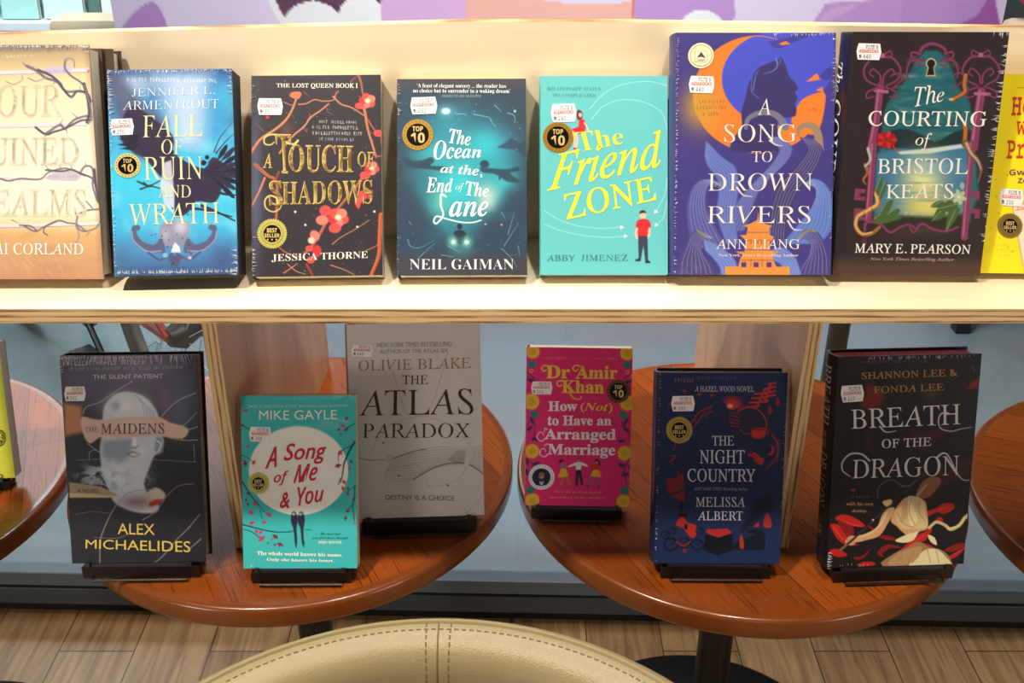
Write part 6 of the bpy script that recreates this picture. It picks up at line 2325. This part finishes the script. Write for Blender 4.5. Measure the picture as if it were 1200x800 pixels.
# ---- black hardback with a fighter in red cloth
def art_fighter():
    A = Art([(985, 417), (1149, 415.5), (1131, 659), (966, 667)], 0.1584, 0.2462, 230, (26, 20, 22), 17)
    BA, BB = fr(960, 410, .16878), fr(950, 540, .16878)
    A.fr = BA
    n = A.noise(40, 40, 3)
    A.mix((n - .4) * .5, (40, 32, 36))
    R1, R2, R3 = (200, 36, 30), (140, 26, 24), (80, 20, 20)
    A.poly([(340, 225), (440, 260), (460, 330), (380, 400), (290, 370), (330, 300)], R2, soft=3, alpha=.8, smooth=3)
    A.poly([(1020, 260), (1060, 210), (1110, 190), (1105, 270), (1060, 265)], R2, soft=2, alpha=.9)
    A.poly([(640, 540), (720, 560), (840, 540), (900, 500), (860, 590), (740, 620), (760, 690), (700, 660)], R3, soft=3, alpha=.9, smooth=3)
    A.poly([(330, 560), (380, 600), (370, 680), (320, 660)], R3, soft=4, alpha=.8)
    A.glow(780, 290, 70, 70, (104, 74, 40), .5)
    A.poly([(900, 760), (1080, 740), (1075, 790), (960, 790)], R3, soft=3)
    A.fr = BB
    A.poly([(880, 60), (1110, 20), (1100, 90), (960, 120), (860, 240), (800, 280), (820, 220)], R3, soft=3, alpha=.9)
    # red cloth
    for q, c in (([(165, 385), (220, 360), (300, 380), (380, 440), (330, 450), (270, 440), (200, 420)], R1),
                 ([(130, 430), (200, 440), (240, 500), (280, 560), (330, 580), (240, 580), (180, 540), (150, 490)], R1),
                 ([(180, 400), (260, 430), (300, 470), (280, 540), (230, 500)], R2),
                 ([(120, 620), (180, 610), (250, 655), (180, 670), (130, 650)], R1), ([(290, 670), (360, 655), (410, 610), (380, 660), (320, 690)], R2),
                 ([(330, 720), (370, 700), (440, 705), (440, 725), (360, 735), (330, 750)], R1), ([(460, 640), (520, 575), (600, 580), (640, 600), (560, 600), (500, 640), (515, 665)], R2),
                 ([(500, 730), (570, 660), (640, 600), (720, 520), (800, 480), (830, 440), (850, 470), (790, 540), (680, 620), (560, 720)], R1),
                 ([(720, 530), (770, 490), (820, 500), (800, 545), (740, 550)], R1), ([(790, 560), (850, 580), (880, 610), (820, 600)], R1),
                 ([(800, 340), (880, 310), (920, 280), (990, 275), (1005, 310), (940, 350), (880, 340), (820, 370)], R1), ([(860, 420), (900, 370), (930, 400)], R1),
                 ([(940, 610), (1000, 570), (1085, 555), (1080, 580), (1000, 620)], R2), ([(930, 680), (1000, 640), (1085, 580), (1030, 650), (950, 690)], R1),
                 ([(460, 510), (540, 510), (610, 540), (520, 540)], R2), ([(390, 430), (470, 480), (450, 500)], R2)):
        A.poly(q, c, soft=.6, smooth=3)
    for p in ([(200, 400), (280, 430), (350, 445)], [(150, 450), (220, 540), (290, 570)], [(560, 700), (680, 590), (800, 500)], [(900, 320), (960, 300)], [(960, 660), (1050, 610)]):
        A.line(p, 6, (232, 84, 60), alpha=.8)
    # fighter bending forward with a spear, seen from behind the shoulder
    SK, SK2, SKD = (222, 172, 120), (242, 206, 150), (150, 96, 66)
    CL, CL2, CLD = (224, 200, 142), (246, 228, 178), (168, 128, 86)
    A.poly([(500, 730), (580, 640), (680, 590), (760, 550), (830, 590), (900, 600), (960, 640), (985, 690), (960, 720)], CLD, smooth=3)
    A.poly([(690, 730), (760, 640), (830, 600), (900, 610), (950, 660), (980, 690), (960, 715)], CL2, smooth=3)
    A.poly([(590, 650), (700, 600), (780, 590), (720, 700), (540, 725)], (196, 156, 110), smooth=3)
    for p in ([(820, 610), (840, 700)], [(880, 610), (900, 700)], [(640, 640), (600, 720)], [(720, 610), (680, 720)]):
        A.line(p, 5, CLD, alpha=.8)
    A.poly([(560, 400), (600, 310), (660, 240), (730, 230), (800, 260), (815, 330), (820, 450), (760, 480), (700, 520), (640, 480), (600, 440)], SK, smooth=3)
    A.poly([(590, 330), (640, 300), (630, 380), (610, 400)], SK2, smooth=3, alpha=.8)
    A.poly([(680, 230), (770, 240), (800, 290), (800, 360), (815, 380), (815, 450), (720, 460), (650, 460), (600, 400), (590, 340), (640, 420), (690, 330)], CL, smooth=3)
    A.poly([(690, 250), (730, 330), (750, 400), (700, 440), (680, 340)], CL2, smooth=3)
    for p in ([(700, 250), (690, 340), (730, 430)], [(760, 260), (760, 340), (800, 400)], [(600, 340), (650, 420), (720, 450)]):
        A.line(p, 5, CLD, alpha=.8)
    A.poly([(740, 220), (780, 130), (850, 90), (910, 110), (880, 180), (810, 240)], SKD, smooth=4)
    A.line([(750, 220), (800, 160), (815, 145)], 22, (196, 150, 110), w2=8)
    A.poly([(590, 320), (550, 310), (500, 360), (460, 450), (370, 500), (290, 520), (300, 560), (380, 545), (480, 510), (540, 420)], SK, smooth=4)
    A.line([(530, 350), (480, 440), (400, 500), (320, 525)], 14, SK2, alpha=.8)
    A.poly([(235, 555), (260, 520), (300, 515), (315, 550), (290, 580), (250, 578)], SK, smooth=4)
    for k in range(4):
        A.line([(248 + k * 15, 535), (252 + k * 15, 565)], 4, SKD, smooth=0)
    A.line([(200, 620), (400, 440), (500, 340), (640, 220), (740, 120), (800, 70)], 15, (60, 40, 40), w2=10)
    A.line([(200, 618), (240, 580)], 16, (150, 110, 60))
    A.poly([(480, 260), (465, 200), (500, 140), (570, 115), (630, 150), (655, 190), (640, 230), (600, 250), (540, 250)], (24, 18, 20), smooth=4)
    A.line([(470, 240), (470, 180), (510, 135), (570, 115), (640, 155)], 12, (96, 86, 70), alpha=.8)
    A.line([(640, 160), (700, 150), (740, 110)], 14, (96, 86, 76), w2=6)
    A.poly([(505, 265), (560, 250), (570, 275), (540, 300), (515, 292)], SK2, smooth=3)
    A.poly([(590, 545), (660, 505), (740, 480), (760, 470), (720, 540), (650, 560)], CL2, smooth=3)
    A.poly([(820, 500), (870, 520), (885, 575), (840, 550)], CL2, smooth=2)
    A.line([(830, 450), (880, 410), (940, 430), (980, 460), (1040, 430), (1075, 380), (1100, 360)], 20, CL, w2=26)
    A.line([(960, 455), (1040, 430), (1080, 370)], 8, CL2)
    A.ell(435, 398, 7, None, (230, 226, 220))
    A.poly([(278, 185), (300, 178), (315, 186), (296, 198)], (206, 40, 60))
    W, G = (226, 222, 218), (178, 132, 74)
    A.fr = BA
    A.smalltype(300, 78, 760, 14, (120, 124, 140), 4, .6)
    A.T('SHANNON LEE &', [(306, 146), (960, 130), (960, 178), (308, 192)], 'serif', G, 'author_lettering', off=.006)
    A.T('FONDA LEE', [(388, 242), (866, 226), (868, 272), (390, 288)], 'serif', G, 'author_lettering', off=.006)
    A.T('BREATH', [(228, 395), (978, 362), (982, 500), (232, 528)], 'serif', W, off=-.002)
    A.line([(430, 515), (470, 552), (540, 545)], 12, W, w2=4)
    A.line([(900, 425), (850, 430), (832, 480), (850, 530), (920, 548), (1000, 530), (1060, 522)], 10, W, w2=4)
    A.T('OF THE', [(440, 602), (784, 588), (782, 648), (442, 664)], 'serif', W, off=.006)
    A.T('DRAGON', [(238, 742), (975, 712), (978, 850), (232, 876)], 'serif', W, off=-.002)
    A.line([(355, 750), (300, 705), (220, 705), (165, 760), (165, 820), (215, 860)], 12, W, w2=7)
    A.line([(820, 730), (860, 700), (900, 715), (960, 830), (1000, 880), (1046, 886)], 13, W, w2=5)
    A.fr = BB
    A.T('A warrior', (276, 216, 414, 242), 'ital', (120, 92, 76), 'tagline_lettering')
    A.T('with his own', (246, 268, 436, 296), 'ital', (206, 150, 104), 'tagline_lettering', off=.008)
    A.T('destiny.', (284, 320, 392, 350), 'ital', (206, 150, 104), 'tagline_lettering', off=.008)
    return A


A = art_fighter()
BRE = (0.3563, 0.9480, 0.5915, 2.80, 15.27, 0.1584, 0.2462, 0.036)
b = build_book('hardcover_book', 'black hardback with a fighter among swirling red cloth, at the right table edge', 'book', BRE, A, True, pages=M_PAGES_PINK, spine=(24, 22, 24), group=LOW,
               spine_text=[('BREATH', .05, .33, 'serif', (190, 186, 180), .5), ('OF THE', .36, .44, 'serif', (190, 186, 180), .28), ('DRAGON', .46, .72, 'serif', (190, 186, 180), .5), ('LEE', .78, .86, 'serif', (170, 130, 80), .28)])
A.fr = fr(960, 410, .16878)
price_sticker(A, b, (160, 232, 320, 344), '310', -3)
EASELS.append((BRE, 'black easel under the black hardback with red cloth'))


# ---- lime book cut by the left frame edge
def art_lime():
    A = Art([(-140, 408), (-3, 401), (19, 560), (-118, 566)], 0.1418, 0.1766, 150, (222, 228, 66), 18)
    A.fr = (0, 370, .2875)
    for r_ in (34, 24):
        A.ell(0, 496, r_ * .75, r_, (40, 40, 30), hole=.82)
    for k in range(7):
        A.ell(2 + 8 * math.cos(k), 496 + 14 * math.sin(k * 1.7), 4, 4, (40, 40, 30))
    A.ell(2, 655, 14, 9, (40, 40, 30), hole=.6)
    A.line([(-60, 655), (-14, 655)], 5, (40, 40, 30))
    return A


A = art_lime()
GRE = (-0.7786, 1.1150, 0.5883, 5.36, 16.62, 0.1418, 0.1766, 0.022)
b = build_book('paperback_book', 'lime yellow book at the left edge of the photo', 'book', GRE, A, False, pages=M_PAGES_GREY, spine=(214, 220, 60), back=(60, 60, 58), group=LOW)
EASELS.append((GRE, 'black easel under the lime yellow book'))


# ---- black display easels that carry the lower books
def build_easel(pose, label):
    x, y, z, yaw, lean, w, h, t = pose
    root = empty('book_easel', (x, y, z), (0, 0, R(yaw)))
    tag(root, label, 'book stand', 'black book easels on the round tables')
    zt = 0.571 - z
    le = R(lean)
    rot = Matrix.Rotation(-le, 4, 'X')

    def tilt(mb):
        mb.v = [tuple(rot @ Vector(p)) for p in mb.v]
        return mb
    m = MB().box(w * .10, w * .90, -0.001, t + 0.004, -0.0045, -0.0005)
    m.box(w * .10, w * .14, -0.0035, -0.001, -0.0045, 0.0012)
    m.box(w * .86, w * .90, -0.0035, -0.001, -0.0045, 0.0012)
    tilt(m).build('ledge', M_BLACKPL, root, bevel=0.0006)
    m = MB()
    m.box(w * .30, w * .70, t + 0.0008, t + 0.0035, 0.0, h * .62)
    tilt(m).build('back_plate', M_BLACKPL, root)
    # wire frame on the table: front bar, two runners, rear strut
    m = MB()
    yb = t + h * .62 * math.sin(le) * .9 + .02
    a, b2 = w * .14, w * .86
    m.tube([(a, .006, zt + .003), (a, -.0075, zt + .0022), (b2, -.0075, zt + .0022), (b2, .006, zt + .003)], 0.0015, 8)
    m.build('front_wire', M_BLACKWIRE, root, smooth=True)
    m = MB()
    top = rot @ Vector((w * .5, t + .0045, h * .52))
    m.tube([tuple(top), (w * .36, yb + .04, zt + .0022), (w * .64, yb + .04, zt + .0022), tuple(top)], 0.0018, 8)
    m.build('rear_strut', M_BLACKWIRE, root, smooth=True)
    # solid plinth that takes the weight
    m = MB()
    tb = -0.0052 - t * math.sin(le)
    prof = [(-0.001, zt), (t * .92, zt), (t * .92, max(tb, zt + .001)), (-0.001, -0.0052)]
    vs = [(x_, py, pz) for x_ in (w * .06, w * .94) for py, pz in prof]
    m.add(vs, [(0, 1, 2, 3), (7, 6, 5, 4), (0, 4, 5, 1), (1, 5, 6, 2), (2, 6, 7, 3), (3, 7, 4, 0)])
    m.build('foot_block', M_BLACKPL, root, bevel=0.0006)
    return root


for pose, label in EASELS:
    build_easel(pose, label)


# ---- crinkled seams of the clear shrink film, small raised folds along the sheet edges
M_FILM, _n, _l, _b = new_mat('clear_shrink_film')
setp(_b, rough=0.12, alpha=0.55, spec=0.8)
_b.inputs['Base Color'].default_value = (0.85, 0.87, 0.92, 1)


def crimp(book, pose, runs, seed=1):
    """runs: (side, from, to, count, longest fold in mm)"""
    w, h = pose[5], pose[6]
    rg = np.random.RandomState(seed)
    m = MB()
    for side, f0, f1, cnt, mm in runs:
        for _ in range(cnt):
            f = rg.uniform(f0, f1)
            L = rg.uniform(.25, 1) * mm / 1000
            wd = rg.uniform(.00025, .0007)
            hgt = rg.uniform(.0004, .0010)
            s0 = rg.uniform(.0002, .0016) + (.0014 if side == 'bottom' else 0)
            sl = rg.uniform(-.35, .35)
            P2 = {'top': lambda d, e: (f * w + e + sl * d, h - s0 - d), 'bottom': lambda d, e: (f * w + e + sl * d, s0 + d),
                  'left': lambda d, e: (s0 + d, (1 - f) * h + e + sl * d), 'right': lambda d, e: (w - s0 - d, (1 - f) * h + e + sl * d)}[side]
            a, b_, c_, d_ = P2(0, -wd), P2(0, wd), P2(L, 0), P2(L * .3, 0)
            m.add([(a[0], -.0009, a[1]), (b_[0], -.0009, b_[1]), (c_[0], -.0009, c_[1]), (d_[0], -.0009 - hgt, d_[1])], [(0, 1, 3), (1, 2, 3), (2, 0, 3)])
    o = m.build('film_crimps', M_FILM, book)
    o['kind'] = 'stuff'
    return o


BOOKS = {o['label']: o for o in SC.objects if o.get('category') == 'book' and 'label' in o}


def book_like(words):
    return [o for k, o in BOOKS.items() if words in k][0]


for words, wh, runs in (
        ('cream hardback', (.1483, .2177), [('top', .3, 1, 130, 6), ('right', 0, .12, 10, 5)]),
        ('black raven', (.1168, .1939), [('top', 0, 1, 60, 5), ('left', 0, .3, 70, 6), ('left', .3, 1, 50, 3), ('bottom', .02, 1, 150, 5), ('right', .0, .12, 14, 7), ('right', .85, 1, 20, 7)]),
        ('red blossom', (.1255, .1972), [('left', .05, .2, 8, 5), ('left', .8, 1, 16, 5)]),
        ('white brush lettering', (.1259, .1940), [('left', .02, .2, 16, 4), ('left', .2, 1, 20, 2)]),
        ('orange moon', (.1515, .2290), [('left', .02, 1, 120, 3), ('top', .6, 1, 24, 4), ('right', 0, .3, 20, 4), ('right', .3, 1, 16, 2)]),
        ('pink iron gate', (.1432, .2276), [('right', .05, .5, 60, 7), ('right', .5, .85, 30, 5), ('top', .9, 1, 8, 6)]),
        ('marble bust', (.1511, .2383), [('top', 0, .75, 170, 11), ('top', .8, .98, 26, 16), ('left', 0, .08, 10, 5)]),
        ('two dark birds', (.1290, .1964), [('bottom', .03, .1, 5, 5), ('top', .2, .8, 14, 2)]),
        ('silver grey', (.1573, .2344), [('bottom', .85, .95, 4, 3)]),
        ('bright pink', (.1275, .1962), [('left', .3, 1, 20, 2)]),
        ('navy hardback', (.1426, .2210), [('left', 0, 1, 60, 2.5), ('right', .2, .7, 20, 2)]),
        ('swirling red cloth', (.1584, .2462), [('top', .2, .95, 50, 5), ('left', .92, 1, 26, 6), ('bottom', .05, .3, 10, 4)])):
    crimp(book_like(words), (0,) * 5 + wh, runs, len(words))
